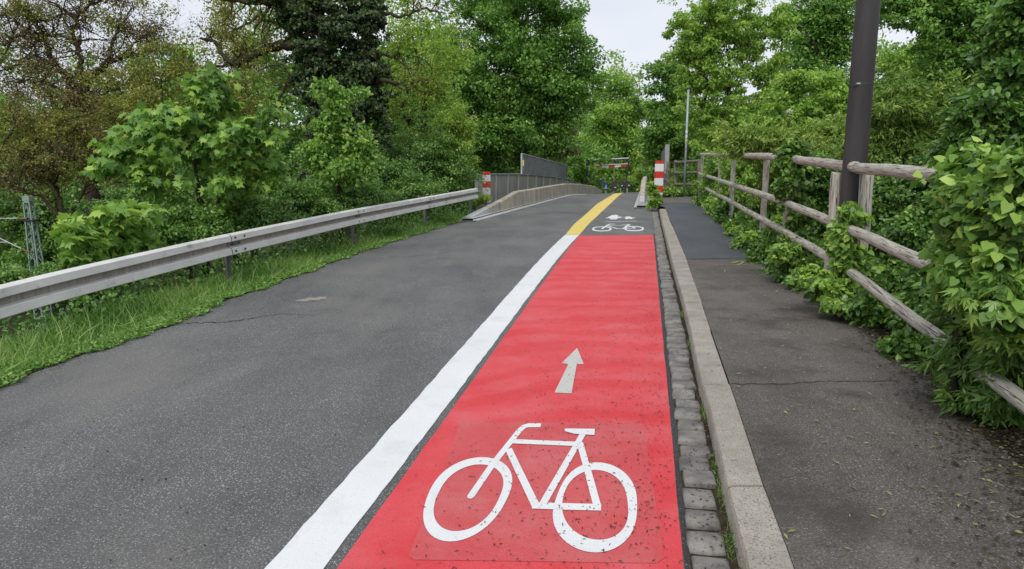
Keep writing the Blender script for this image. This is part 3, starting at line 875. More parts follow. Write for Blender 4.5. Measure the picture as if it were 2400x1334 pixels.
b = P(1603, 458, 28.0)
tp = thing('sign_post', 'thin pale galvanised post with small stickers standing at the end of the pavement', 'post', tuple(b))
tube_ = MB().tube([(b.x, b.y, b.z - .2), (b.x, b.y, P(1604, 210, 28).z)], .042, 12).build('tube', M['galv'], tp, smooth=True)
MB().tube([(b.x, b.y, P(1604, 210, 28).z), (b.x, b.y, P(1604, 209, 28).z + .01)], .045, 12).build('cap', M['dark'], tp)
for py, m_, hh in ((331, 'yellow', .05), (323, 'signwhite', .10), (350, 'signred', .04), (312, 'signwhite', .12)):
    z = P(1603, py, 28).z; MB().tube([(b.x, b.y, z), (b.x, b.y, z + hh)], .0435, 12).build('sticker', M[m_], tube_)

# ------------------------------------------------------------------ timber fences
def rail_obj(name, a, b, r0, r1, parent, mat, wob=.003):
    a, b = Vector(a), Vector(b); ln = (b - a).length
    n = 14; vs = MB()
    pts = [(ln * i / n, math.sin(i * 1.3 + a.x) * wob, math.cos(i * .9 + a.y) * wob) for i in range(n + 1)]
    rr = [(r0 + (r1 - r0) * i / n) * (1 + random.uniform(-.03, .03)) for i in range(n + 1)]
    pts = [(.0, 0, 0)] + [(.012, pts[0][1], pts[0][2])] + pts[1:-1] + [(ln - .012, pts[-1][1], pts[-1][2]), (ln, 0, 0)]
    rr = [rr[0] * .88] + rr[:1] + rr[1:-1] + [rr[-1], rr[-1] * .88]
    vs.tube(pts, rr, 18)
    o = vs.build(name, mat, parent, smooth=True, local=True)
    for pl in o.data.polygons:
        if len(pl.vertices) > 4: pl.use_smooth = False
    d = (b - a).normalized()
    o.rotation_euler = d.to_track_quat('X', 'Z').to_euler()
    o.location = a - parent.matrix_basis.translation
    return o
FX = [(2.2, 1.2), (3.0, 4.6), (3.46, 6.93), (3.66, 8.4), (3.93, 9.9), (4.2, 11.6), (4.68, 13.9), (5.15, 16.3), (5.65, 19.0), (6.15, 21.8), (6.8, 25)]
def fence_x(Y): return float(np.interp(Y, [b for a, b in FX], [a for a, b in FX]))
def ftop(Y): return float(np.interp(Y, [1.2, 4.6, 6.95, 9.7, 11.5, 15.3, 20.8, 25], [1.50, 1.545, 1.60, 1.725, 1.79, 1.88, 1.98, 2.07]))
def fmid(Y): return float(np.interp(Y, [1.2, 4.6, 7.1, 9.7, 11.5, 15.3, 20.8, 25], [.80, .90, 1.0, 1.12, 1.17, 1.22, 1.33, 1.40]))
def flow(Y): return float(np.interp(Y, [1.2, 4.6, 7.1, 9.7, 11.5, 15.3, 20.8, 25], [.32, .43, .60, .72, .78, .84, .93, 1.0]))
fence = thing('timber_fence', 'long weathered round timber fence with three rails along the right of the pavement', 'fence', (3.46, 6.93, .1))
fy = [1.2, 4.2, 6.95, 9.9, 11.6, 16.3, 19.0, 25]
for i, (a, b) in enumerate(zip(fy[:-1], fy[1:])):
    pa = lambda f, e: (fence_x(e), e, f(e))
    g = .0
    for fi, fn in enumerate((ftop, fmid, flow)):
        r = (.055, .051, .048)[fi]
        zo_ = random.uniform(-.005, .005)
        A = Vector(pa(fn, a + .02)); B = Vector(pa(fn, b - .02))
        if fi: 
            A.x -= .04; B.x -= .04
        A.z += zo_; B.z += random.uniform(-.005, .005)
        rail_obj('rail', A, B, r * random.uniform(.95, 1.05), r * random.uniform(.95, 1.03), fence, M['wood'])
for i, a in enumerate(fy):
    z0 = float(Z(fence_x(a), a)) - .3
    offs = [(.03, 0)] if i != 2 else [(.07, -.02), (-.02, .42)]
    for ox, oy in offs:
        rail_obj('post', (fence_x(a) + ox + .03, a + oy, z0), (fence_x(a) + ox + .03, a + oy, ftop(a) - (.05)), .066 if i < 4 else .052, .064 if i < 4 else .05, fence, M['wood'])
# far fence across the end of the pavement
ff = thing('timber_fence', 'short darker timber fence crossing the end of the pavement behind the thin post', 'fence', tuple(P(1640, 458, 28.5)))
fa = lambda py: P(1582, py, 30.5)
fb = lambda py: P(1645, py, 27.5)
woodd = surf('dark_wood', (.12, .10, .07), (.23, .20, .15), 5, .9, .5, 30)
for y0, y1 in ((381, 377), (406, 404), (433, 432)):
    rail_obj('rail', fa(y0), fb(y1), .06, .06, ff, woodd)
rail_obj('post', P(1583, 459, 30.5), P(1583, 376, 30.5), .075, .07, ff, woodd)
rail_obj('post', P(1566, 459, 31), P(1566, 378, 31), .08, .075, ff, woodd)
rail_obj('post', P(1639, 452, 27.4), P(1639, 374, 27.4), .075, .07, ff, woodd)
# low edging boards
eb = thing('edging_log', 'half buried timber edging log beside the pavement under the fence', 'edging', tuple(Gp(1745, 525, .1)))
rail_obj('log', Gp(1722, 505, .14), Gp(1765, 540, .13), .07, .07, eb, M['wood'])

# ------------------------------------------------------------------ height gantry, signs beyond the crest
GYd = 70.0
gz = lambda px, py: P(px, py, GYd)
gb = gz(1379, 470)
gt = thing('height_gantry', 'height limit gantry with hanging red and white board far down the road', 'gantry', (gz(1379, 400).x, GYd, -2.0))
MB().tube([(gz(1379, 0).x, GYd, -2.1), (gz(1379, 373).x, GYd, gz(1379, 373).z)], .10, 8).build('post', M['dark'], gt)
MB().tube([(gz(1474, 0).x, GYd, -2.1), (gz(1474, 371).x, GYd, gz(1474, 371).z)], .08, 8).build('post', M['dark'], gt)
MB().tube([gz(1378, 376), gz(1474, 371)], .07, 8).build('cross_beam', M['lightmetal'], gt)
for px in (1399, 1469): MB().tube([gz(px, 375), gz(px, 386)], .02, 6).build('hanger', M['dark'], gt)
for k, (a, b) in enumerate(((1397, 1411), (1411, 1426.5), (1426.5, 1441), (1441, 1455.5), (1455.5, 1471))):
    za, zb = gz(a, np.interp(a, [1397, 1471], [389, 386])), gz(b, np.interp(b, [1397, 1471], [389, 386]))
    mb = MB(); t_ = .2
    mb.add([(za.x, GYd, za.z), (zb.x, GYd, zb.z), (zb.x, GYd, zb.z - t_), (za.x, GYd, za.z - t_), (za.x, GYd + .08, za.z), (zb.x, GYd + .08, zb.z), (zb.x, GYd + .08, zb.z - t_), (za.x, GYd + .08, za.z - t_)],
           [(0, 3, 2, 1), (4, 5, 6, 7), (0, 1, 5, 4), (3, 7, 6, 2), (0, 4, 7, 3), (1, 2, 6, 5)])
    mb.build('board', M['signwhite'] if k % 2 else M['signred'], gt, 'white section' if k % 2 else 'red section')
mb = MB(); mb.tube([gz(1397, 388), gz(1471, 384.5)], .06, 8); mb.build('board_rim', M['lightmetal'], gt)
def sign(label, px, py, Y, shape, w, h, face=None, zg=-2.0, bar=True):
    c = P(px, py, Y)
    t = thing('road_sign', label, 'road sign', (c.x, Y, zg))
    MB().tube([(c.x, Y + .03, zg), (c.x, Y + .03, c.z + h / 2)], .035, 8).build('post', M['lightmetal'], t)
    if shape == 'round': pts = [(w / 2 * math.cos(a), h / 2 * math.sin(a)) for a in np.linspace(0, 2 * math.pi, 24, endpoint=False)]
    elif shape == 'tri': pts = [(-w / 2, h / 2), (0, -h / 2), (w / 2, h / 2)][::-1]
    else: pts = [(-w / 2, -h / 2), (w / 2, -h / 2), (w / 2, h / 2), (-w / 2, h / 2)]
    n = len(pts); m_ = Matrix.Rotation(R(-6), 3, 'Z')
    vs = [m_ @ Vector((a, 0, b_)) + Vector((c.x, Y - .01, c.z)) for a, b_ in pts] + [m_ @ Vector((a, .03, b_)) + Vector((c.x, Y - .01, c.z)) for a, b_ in pts]
    fs = [tuple(range(n)), tuple(range(n, 2 * n))[::-1]] + [(i, n + i, n + (i + 1) % n, (i + 1) % n) for i in range(n)]
    MB().add(vs, fs).build('sign_plate', face or M['dark'], t)
    if bar: MB().box((c.x + .12, Y - .03, c.z - h * .1), (.14, .02, .10)).build('sticker', M['signwhite'], t)
    return t, c
sign('round grey sign back above the gantry beam', 1440, 374, 70.6, 'round', .68, .68, bar=True)
sign('leftmost of three dark sign backs low under the gantry, tall rectangle', 1439, 437, 66, 'rect', .5, .95)
sign('middle of three dark sign backs low under the gantry, pointing down', 1455, 434, 67, 'tri', .7, .62)
sign('rightmost of three dark sign backs low under the gantry, round', 1471, 433, 65, 'round', .66, .66)
sign('small dark sign back at right end of gantry beam', 1471, 375, 70.8, 'rect', .42, .42)
t, c = sign('small blue pedestrian crossing sign with white triangle beyond the crest', 1420, 437, 58, 'rect', .36, .58, M['signblue'], bar=False)
mb = MB(); mb.add([(c.x - .13, c.y - .04, c.z - .2), (c.x + .13, c.y - .055, c.z - .2), (c.x, c.y - .048, c.z + .18)], [(0, 1, 2)]); mb.build('white_triangle', M['signwhite'], t)
mb = MB(); mb.tube([(c.x, c.y - .056, c.z + .05), (c.x + .01, c.y - .056, c.z - .03)], .022, 6); mb.tube([(c.x + .01, c.y - .056, c.z - .03), (c.x - .05, c.y - .056, c.z - .15)], .016, 6); mb.tube([(c.x + .01, c.y - .056, c.z - .03), (c.x + .06, c.y - .056, c.z - .15)], .016, 6); mb.build('walking_figure', M['dark'], t)
sign('tiny blue and white sign left of the right beacon', 1533, 428, 60, 'rect', .42, .45, M['signblue'])
tb = thing('bollard', 'thin white bollard post beyond the crest left of blue sign', 'bollard', (P(1392, 450, 56).x, 56, -.9))
p0 = P(1392, 436, 56); MB().tube([(p0.x, 56, -1.0), (p0.x, 56, p0.z - .02)], .05, 8).build('post', M['signwhite'], tb); MB().tube([(p0.x, 56, p0.z - .02), (p0.x, 56, p0.z + .02)], [.055, .02], 8).build('cap', M['lightmetal'], tb)
tb = thing('signal_post', 'slim dark post with small round head beyond the crest beside blue sign', 'signal post', (P(1408, 450, 60).x, 60, -1.2))
p0 = P(1408, 418, 60); MB().tube([(p0.x, 60, -1.4), (p0.x, 60, p0.z)], .05, 8).build('post', M['dark'], tb); MB().box((p0.x, 60, p0.z - .35), (.22, .15, .62)).build('head', M['dark'], tb)
MB().tube([(p0.x, 59.9, p0.z - .06), (p0.x, 59.92, p0.z - .06)], .05, 8).build('lens', M['signwhite'], tb)

# ------------------------------------------------------------------ lattice mast on the railway
MY = 29.0
mt = thing('lattice_mast', 'pale green steel lattice mast with contact wire arms beyond the left slope', 'mast', (P(66, 600, MY).x, MY, -6))
topz = P(65, 465, MY).z; cx0 = P(65, 465, MY).x
def half_w(z): return .115 + (topz - z) * .022
legs = [(-1, -1), (1, -1), (1, 1), (-1, 1)]
zb = -6.0
for sx, sy_ in legs:
    MB().tube([(cx0 + sx * half_w(topz), MY + sy_ * half_w(topz), topz), (cx0 + sx * half_w(zb) + .1, MY + sy_ * half_w(zb), zb)], .032, 4).build('leg', M['mast'], mt)
mb = MB(); z = topz - .2; k = 0
while z > -5:
    z2 = z - .36
    for j in range(4):
        a = legs[j]; b = legs[(j + 1) % 4]
        if k % 2: a, b = b, a
        fx = lambda zz: .1 * (topz - zz) / (topz - zb)
        mb.tube([(cx0 + a[0] * half_w(z) + fx(z), MY + a[1] * half_w(z), z), (cx0 + b[0] * half_w(z2) + fx(z2), MY + b[1] * half_w(z2), z2)], .016, 4)
    z = z2; k += 1
mb.build('bracing', M['mast'], mt)
MB().box((cx0, MY, topz - .05), (.29, .29, .26)).build('head_plate', M['mast'], mt)
a0 = P(62, 513, MY - .2); a1 = P(-120, 514, MY - .2)
MB().tube([a0, P(40, 512, MY - .2)], .035, 8).build('insulator', M['rod'], mt)
MB().tube([P(40, 512, MY - .2), a1], .022, 6).build('arm', M['lightmetal'], mt)
MB().tube([P(70, 592, MY - .2), P(50, 583, MY - .2)], .035, 8).build('insulator', M['rod'], mt)
MB().tube([P(50, 583, MY - .2), P(-60, 530, MY - .2)], .02, 6).build('arm', M['lightmetal'], mt)
MB().tube([P(18, 568, MY - .2), P(-90, 568, MY - .2)], .02, 6).build('arm', M['lightmetal'], mt)
MB().tube([P(88, 600, MY), P(116, 636, MY)], .012, 5).build('stay_wire', M['lightmetal'], mt)
MB().box((P(73, 516, MY).x, MY, P(73, 516, MY).z), (.40, .40, .05)).build('clamp', M['dark'], mt)

# flag pole with furled cloth, seen through the shrubs
fp = P(2172, 290, 15)
t = thing('flagpole', 'white garden flagpole with furled rust red and white cloth glimpsed in the right shrubs', 'flagpole', (fp.x, fp.y, 0))
MB().tube([(fp.x, fp.y, -.3), (P(2175, 212, 15).x, fp.y, P(2175, 212, 15).z)], .025, 10).build('pole', M['signwhite'], t)
c = P(2175, 208, 15); s_ = MB(); s_.tube([c + Vector((0, 0, dz)) for dz in (-.035, -.025, 0, .025, .035)], [.005, .025, .036, .025, .005], 10); s_.build('ball_finial', M['signwhite'], t, smooth=True)
mb = MB(); pts = []; rr = []
for k in range(12):
    f_ = k / 11; q = P(2171 - 3 * f_ + math.sin(k * 1.7) * 1.5, 224 + 66 * f_, 14.96); pts.append(q); rr.append(.02 + .05 * f_ + .012 * math.sin(k * 2.1))
mb.tube(pts, rr, 9); mb.build('furled_flag', M['rust'], t)

# ------------------------------------------------------------------ foliage engine
def T_quad(): return np.array([(0, 0, 0), (-.32, .45, .06), (0, 1, 0), (.32, .45, .06)]), [(0, 3, 2, 1)]
def T_oval(): return np.array([(0, 0, 0), (-.25, .25, .05), (-.27, .6, .05), (0, 1, -.04), (.27, .6, .05), (.25, .25, .05)]), [(0, 3, 2, 1), (0, 5, 4, 3)]
def T_narrow(): return np.array([(0, 0, 0), (-.13, .4, .03), (0, 1, -.06), (.13, .4, .03)]), [(0, 3, 2, 1)]
def T_maple():
    h = [(0, 0, 0), (.16, .06, 0), (.42, -.04, -.05), (.34, .20, -.01), (.62, .42, -.08), (.36, .44, 0), (.38, .62, -.02), (.20, .58, .02), (0, 1.0, -.10)]
    v = h + [(-a, b, c) for a, b, c in h[1:-1][::-1]]
    n = len(v)
    # two halves folded on the midrib
    right = tuple(range(0, 9)); left = (8,) + tuple(range(9, n)) + (0,)
    return np.array(v) * np.array([.95, 1, 1]), [right, left]
def T_ivy():
    h = [(0, .04, 0), (.24, -.10, -.02), (.47, .10, -.06), (.40, .36, -.02), (.30, .60, 0), (0, .95, -.10)]
    v = h + [(-a, b, c) for a, b, c in h[1:-1][::-1]]
    return np.array(v), [tuple(range(0, 6)), (5,) + tuple(range(6, len(v))) + (0,)]
def T_creeper():  # five fingers
    v = []; f = []
    for ang, ln in ((-70, .62), (-35, .85), (0, 1), (35, .85), (70, .62)):
        a = R(ang); c, s = math.cos(a), math.sin(a); b = len(v)
        for x, y, z in ((0, 0, 0), (-.14, .5, .02), (0, 1, -.08), (.14, .5, .02)):
            x *= ln; y *= ln
            v.append((x * c + y * s, -x * s + y * c, z))
        f.append((b, b + 3, b + 2, b + 1))
    return np.array(v), f
TPL = dict(quad=T_quad(), oval=T_oval(), narrow=T_narrow(), maple=T_maple(), ivy=T_ivy(), creeper=T_creeper())
def norm(a): return a / np.maximum(np.linalg.norm(a, axis=1, keepdims=True), 1e-9)
def scatter(name, groups, mat, parent=None, label=None, origin=None):
    """groups: list of (template V, faces, pos, tangent, normal, size, tint)"""
    Vs = []; loops = []; starts = []; totals = []; tint = []; vo = 0; lo = 0
    for (tv, tf, pos, tan, nor, size, ti) in groups:
        n = len(pos)
        if n == 0: continue
        t = norm(tan); nn = nor - t * np.sum(nor * t, 1, keepdims=True); nn = norm(nn); b = np.cross(t, nn)
        sz = size.reshape(-1, 1, 1)
        v = pos[:, None, :] + (tv[None, :, 0:1] * b[:, None, :] + tv[None, :, 1:2] * t[:, None, :] + tv[None, :, 2:3] * nn[:, None, :]) * sz
        k = tv.shape[0]
        Vs.append(v.reshape(-1, 3))
        base = (np.arange(n) * k + vo)[:, None]
        flat = np.concatenate([np.array(f) for f in tf]); lens = np.array([len(f) for f in tf])
        loops.append((base + flat[None, :]).reshape(-1))
        st = np.concatenate([[0], np.cumsum(lens)[:-1]])
        starts.append((np.arange(n)[:, None] * len(flat) + lo + st[None, :]).reshape(-1))
        totals.append(np.tile(lens, n))
        tint.append(np.repeat(ti, len(tf)))
        vo += n * k; lo += n * len(flat)
    V = np.concatenate(Vs); loops = np.concatenate(loops).astype(np.int32); starts = np.concatenate(starts).astype(np.int32); tint = np.concatenate(tint)
    totals = np.concatenate(totals).astype(np.int32)
    if parent is not None: V = V - np.array(parent.matrix_basis.translation)[None, :]
    me = bpy.data.meshes.new(name)
    me.vertices.add(len(V)); me.vertices.foreach_set('co', V.astype(np.float32).ravel())
    me.loops.add(len(loops)); me.loops.foreach_set('vertex_index', loops)
    me.polygons.add(len(starts)); me.polygons.foreach_set('loop_start', starts); me.polygons.foreach_set('loop_total', totals)
    at = me.attributes.new('tint', 'FLOAT', 'FACE'); at.data.foreach_set('value', np.clip(tint, 0, 1).astype(np.float32))
    me.update(calc_edges=True)
    me.validate()
    return link(name, me, mat, parent, label)
def rnd(n): return norm(rng.normal(size=(n, 3)))

def skeleton(roots, targets, wig=.12, step=.5):
    """roots: list of polylines (each list of Vector); targets array. returns branch polylines with radii"""
    pos = []; par = []; 
    for pl in roots:
        prev = None
        for i in range(len(pl) - 1):
            a, b = np.array(pl[i]), np.array(pl[i + 1]); n = max(1, int(np.linalg.norm(b - a) / step))
            for k in range(n):
                if i == 0 and k == 0 and pos:
                    # attach to nearest existing node
                    d = np.linalg.norm(np.array(pos) - a, axis=1); prev = int(np.argmin(d)) if d.min() < 3 * step + 2 else None
                pos.append(a + (b - a) * k / n); par.append(prev if prev is not None else -1); prev = len(pos) - 1
        pos.append(np.array(pl[-1])); par.append(prev); prev = len(pos) - 1
    nroot = len(pos)
    base = pos[0]
    order = np.argsort(np.linalg.norm(targets - np.mean(pos, 0), axis=1))
    for t in targets[order]:
        A = np.array(pos)
        d = np.linalg.norm(A - t, axis=1) + .35 * np.maximum(A[:, 2] - t[2], 0) * 2
        i = int(np.argmin(d)); a = pos[i]; ln = np.linalg.norm(t - a)
        n = max(2, int(ln / step)); prev = i
        mid = (a + t) / 2 + np.array([0, 0, ln * .10]) + rng.normal(size=3) * ln * wig
        for k in range(1, n + 1):
            f = k / n
            p = a * (1 - f) ** 2 + 2 * mid * f * (1 - f) + t * f * f + (rng.normal(size=3) * wig * step * .5 if k < n else 0)
            pos.append(p); par.append(prev); prev = len(pos) - 1
    n = len(pos); cnt = np.zeros(n); child = [[] for _ in range(n)]
    for i in range(n):
        if par[i] >= 0: child[par[i]].append(i)
    for i in range(n - 1, -1, -1):
        if not child[i]: cnt[i] += 1
        if par[i] >= 0: cnt[par[i]] += cnt[i]
    return pos, par, child, cnt
def wood_mesh(pos, par, child, cnt, r_tip, r_trunk, sides=6):
    mx = max(cnt); ex = math.log(max(r_trunk / r_tip, 1.01)) / math.log(max(mx, 2))
    rad = [r_tip * c ** ex for c in cnt]
    mb = MB(); done = set()
    starts_ = [i for i in range(len(pos)) if par[i] < 0]
    stack = [(i, None) for i in starts_]
    while stack:
        i, pr = stack.pop()
        line = [] if pr is None else [pr]
        cur = i
        while True:
            line.append(cur)
            ch = child[cur]
            if not ch: break
            ch = sorted(ch, key=lambda c: -cnt[c])
            for c in ch[1:]: stack.append((c, cur))
            cur = ch[0]
        if len(line) > 1:
            rr = [rad[k] for k in line]
            if pr is not None: rr[0] = rr[1]
            mb.tube([pos[k] for k in line], rr, sides if max(rr) > .03 else 4, cap=False)
    return mb
def plant(name, label, cat, Y, blobs, kind='maple', tpl='quad', size=.12, n=8000, clumps=90, rc=.45, root=None, trunk=.08, depth=.8, bark='bark',
          shell=.55, up=.65, out=.5, jit=.45, group=None, extra=None, flat=.6, droop=.35, manual=None, wig=.12, leafname='crown', tip=None, step=None, dens=2.2, tintbias=0.0, macro=3):
    """blobs: (px, py, rx, ry[, dY]) measured in the photograph, put at distance Y"""
    C = []; Rr = []
    for b in blobs:
        yy = Y + (b[4] if len(b) > 4 else 0)
        c = P(b[0], b[1], yy); C.append(c); s = yy / F
        Rr.append((b[2] * s, max(b[2] * s * depth, .12), b[3] * s))
    C = np.array([tuple(c) for c in C]); Rr = np.array(Rr)
    n = int(n * dens); clumps = int(clumps * 1.7); rc = rc * .85; jit = jit + .12
    vol = (Rr[:, 0] * Rr[:, 2] * Rr[:, 1]) ** .6; vol /= vol.sum()
    nm = clumps if clumps < 80 or macro < 2 else max(20, clumps // macro)
    idx = rng.choice(len(C), nm, p=vol)
    d = rnd(nm); rad = shell + (1 - shell) * rng.random(nm) ** .7
    rad *= rng.uniform(.82, 1.14, nm)
    inner = rng.random(nm) < .22; rad[inner] *= .5
    shoot = rng.random(nm) < .09; rad[shoot] = rng.uniform(1.1, 1.4, shoot.sum()); d[shoot, 2] = np.abs(d[shoot, 2])
    cc = C[idx] + d * Rr[idx] * rad[:, None]
    mt_ = rng.random(nm)
    if nm < clumps:
        mi = rng.integers(0, nm, clumps)
        o_ = rnd(clumps) * (rng.random(clumps) ** .4)[:, None] * rc * 1.6 * np.array([1, 1, .7])
        o_[:, 2] -= .18 * np.hypot(o_[:, 0], o_[:, 1])
        idx = idx[mi]; cc = cc[mi] + o_; mt_ = mt_[mi]; shoot = shoot[mi]
    g = np.array([float(tz(a, b)) for a, b in cc[:, :2]])
    cc[:, 2] = np.maximum(cc[:, 2], g + .08)
    if root is None:
        ci = int(np.argmin(C[:, 2])); rx, ry = float(np.average(C[:, 0], weights=vol)), float(Y)
    else: rx, ry = root
    rz = float(tz(rx, ry))
    t = thing(name, label, cat, (rx, ry, rz), group)
    # leaves
    per = np.maximum(1, (n * (rng.random(clumps) * 1.0 + .5) * np.where(shoot, .4, 1) / clumps)).astype(int)
    ci = np.repeat(np.arange(clumps), per); m = len(ci)
    rcl = rc * (rng.random(clumps) * .7 + .65)
    dd = rnd(m) * (rng.random(m) ** .45)[:, None]
    off = dd * np.array([1, 1, flat]) * rcl[ci][:, None]
    pos = cc[ci] + off
    outv = norm((cc[ci] - C[idx][ci]) / Rr[idx][ci]) * .5 + dd * .6
    nor = norm(np.array([0, 0, 1.0]) * up + outv * out + rng.normal(size=(m, 3)) * jit)
    tan = norm(outv * np.array([1, 1, .3]) + rng.normal(size=(m, 3)) * .6 + np.array([0, 0, -droop]))
    sz = size * (.88 if Y > 18 else 1) * (rng.random(m) * .75 + .5)
    ct = rng.random(clumps) * .55 + mt_ * .45
    ti = .27 * rng.normal(size=m) + .24 + .46 * ct[ci] + .16 * dd[:, 2] + tintbias
    tv, tf = TPL[tpl]
    scatter(leafname, [(tv, tf, pos, tan, nor, sz, ti)], L[kind], t)
    # wood
    if trunk:
        st = step or max(.12, float(np.mean(Rr)) * .22)
        if manual: roots = [[P(a, b, Y + (e[0] if e else 0)) for a, b, *e in pl] for pl in manual]
        else:
            top = C[int(np.argmax(C[:, 2]))]
            ce = np.average(C, axis=0, weights=vol)
            roots = [[Vector((rx, ry, rz - .2)), Vector((rx * .9 + ce[0] * .1 + random.uniform(-.1, .1), ry, rz + (ce[2] - rz) * .45)), Vector((ce[0] * .6 + rx * .4, ce[1] * .6 + ry * .4, ce[2])), Vector((top[0], top[1], top[2]))]]
        tg = cc[rng.random(clumps) < min(1, 130 / clumps)] if clumps > 130 else cc
        sk = skeleton(roots, tg, wig, st)
        wood_mesh(*sk, tip or max(.004, trunk * .07), trunk).build('trunk' if trunk > .06 else 'stem', M[bark], t, smooth=True)
    return t
exec_order = []

# ------------------------------------------------------------------ plants: far background first
BG = 'trees in the background wood'
plant('background_tree', 'mid green tree far left behind the bare brown branches', 'tree', 52, [(40, 300, 170, 210), (150, 380, 180, 170)], 'norway', size=.34, n=13000, clumps=150, rc=1.3, trunk=.3, group=BG)
plant('background_tree', 'rounded green tree behind the gap of sky on the left', 'tree', 48, [(400, 190, 80, 120), (350, 300, 130, 140), (480, 330, 130, 140)], 'maple', size=.32, n=14000, clumps=150, rc=1.1, trunk=.3, group=BG)
plant('background_tree', 'pale feathery poplar like tree left of the ivy clad trunks', 'tree', 50, [(570, 130, 60, 130), (600, 300, 90, 160), (520, 260, 60, 120)], 'olive', size=.24, n=14000, clumps=170, rc=.9, trunk=.3, group=BG, tintbias=.2)
plant('background_tree', 'dark background tree directly behind the ivy clad trunks', 'tree', 47, [(720, 240, 110, 230), (650, 400, 130, 130), (860, 300, 110, 240)], 'norway', size=.34, n=14000, clumps=150, rc=1.3, trunk=.3, group=BG)
plant('background_tree', 'dark low tree filling the slope behind the maple shrub', 'tree', 36, [(250, 420, 260, 120), (60, 470, 180, 120), (520, 440, 220, 110), (800, 430, 200, 110)], 'privet', size=.24, n=20000, clumps=220, rc=1.0, trunk=.2, group=BG)
plant('background_tree', 'shaded green tree behind the yellow green tree', 'tree', 50, [(960, 220, 120, 200), (1040, 330, 130, 130)], 'norway', size=.34, n=13000, clumps=140, rc=1.2, trunk=.3, group=BG)
plant('background_tree', 'mid green trees end of the road behind the hanging board', 'tree', 105, [(1440, 390, 110, 90), (1370, 340, 90, 90), (1520, 400, 60, 70), (1450, 300, 60, 70)], 'maple', size=.5, n=15000, clumps=170, rc=1.9, trunk=.4, group=BG)
plant('background_tree', 'dark tree far away behind the thin galvanised post', 'tree', 66, [(1590, 330, 50, 70), (1640, 360, 90, 70), (1600, 420, 50, 50)], 'norway', size=.34, n=12000, clumps=130, rc=1.0, trunk=.3, group=BG)
plant('background_tree', 'green tree behind the dark roadside pole', 'tree', 42, [(1930, 330, 130, 110), (2060, 330, 140, 110), (2160, 230, 120, 120)], 'norway', size=.28, n=15000, clumps=150, rc=1.0, trunk=.3, group=BG)
plant('background_tree', 'tall bright green tree between dark pole and right edge', 'tree', 38, [(2120, 170, 80, 80), (2200, 200, 110, 90), (2330, 230, 120, 140)], 'bright', size=.24, n=15000, clumps=150, rc=.8, trunk=.3, group=BG)
plant('background_tree', 'light green tree past the crest right of the large dark maple', 'tree', 84, [(1440, 240, 55, 85), (1410, 300, 80, 90), (1475, 300, 45, 80), (1430, 380, 70, 60)], 'bright', size=.40, n=16000, clumps=190, rc=1.3, trunk=.35, group=BG)
plant('bush', 'bright yellow green bush beyond the crest left of right beacon', 'bush', 54, [(1530, 375, 28, 35), (1528, 420, 34, 40)], 'yellow', size=.2, n=5000, clumps=60, rc=.5, trunk=.08)

for lab, Y, bl, kd in (
    ('hazy tree far behind at left edge', 62, [(-60, 330, 160, 170), (100, 420, 200, 120)], 'norway'),
    ('far tree behind the brown shrub', 58, [(260, 330, 160, 130), (330, 430, 180, 100)], 'maple'),
    ('far tree behind the top of the maple shrub', 60, [(520, 340, 160, 150), (560, 440, 200, 100)], 'norway'),
    ('far tree between the ivy clad trunks and yellow green tree', 64, [(780, 330, 160, 180), (900, 430, 160, 90)], 'maple'),
    ('far tree behind the lower left of the large dark maple', 66, [(1040, 380, 150, 110), (1150, 400, 120, 80)], 'norway'),
    ('far tree behind the parapet screen', 72, [(1260, 370, 130, 100), (1350, 410, 70, 70)], 'norway'),
    ('far tree behind the lower half of the linden', 60, [(1720, 330, 140, 120), (1820, 400, 160, 90)], 'norway'),
    ('far tree behind the dogwood and dark maple', 55, [(1960, 330, 120, 120), (2050, 400, 160, 90)], 'maple'),
    ('far tree behind the flagpole', 50, [(2200, 330, 140, 130), (2150, 420, 160, 90)], 'norway'),
    ('far tree at the right edge behind the laurel', 46, [(2400, 300, 150, 200), (2350, 450, 160, 90)], 'norway')):
    plant('background_tree', lab, 'tree', Y, bl, kd, size=.42, n=9000, clumps=120, rc=1.5, trunk=.3, group=BG, macro=3)
# the large dark maple over the bridge
plant('maple_tree', 'very large dark green maple towering behind the bridge parapet', 'tree', 44,
      [(1230, 60, 130, 100), (1130, 130, 110, 110), (1305, 70, 65, 110), (1335, 170, 42, 90), (1230, 190, 130, 90), (1110, 260, 100, 90), (1240, 300, 120, 70), (1305, 285, 45, 70), (1150, 360, 110, 60), (1040, 330, 50, 60), (1190, -60, 160, 80)],
      'norway', size=.25, n=62000, clumps=620, rc=.85, trunk=.45, shell=.6, depth=.9, root=(1.5, 45), group='large trees beyond the bridge')
plant('bush', 'brownish flowering bush above the parapet screen', 'bush', 53, [(1285, 345, 50, 40), (1240, 370, 45, 35), (1320, 330, 28, 30)], 'brown', 'quad', size=.22, n=9000, clumps=140, rc=.55, trunk=.08, root=(P(1290, 400, 53).x, 53), tintbias=.1)

# yellow green tree
plant('tree', 'slender yellow green tree right of the ivy clad trunks', 'tree', 23.5,
      [(960, 60, 60, 90), (1050, 110, 70, 60), (1000, 190, 90, 80), (930, 240, 50, 80), (1050, 260, 60, 70), (960, 350, 70, 70), (1080, 330, 40, 60), (940, 130, 50, 60)],
      'yellow', size=.11, n=15000, clumps=420, rc=.30, trunk=.14, shell=.2, wig=.2, macro=3, dens=1.2, root=(P(1000, 400, 23.5).x, 23.5), bark='barkgreen')

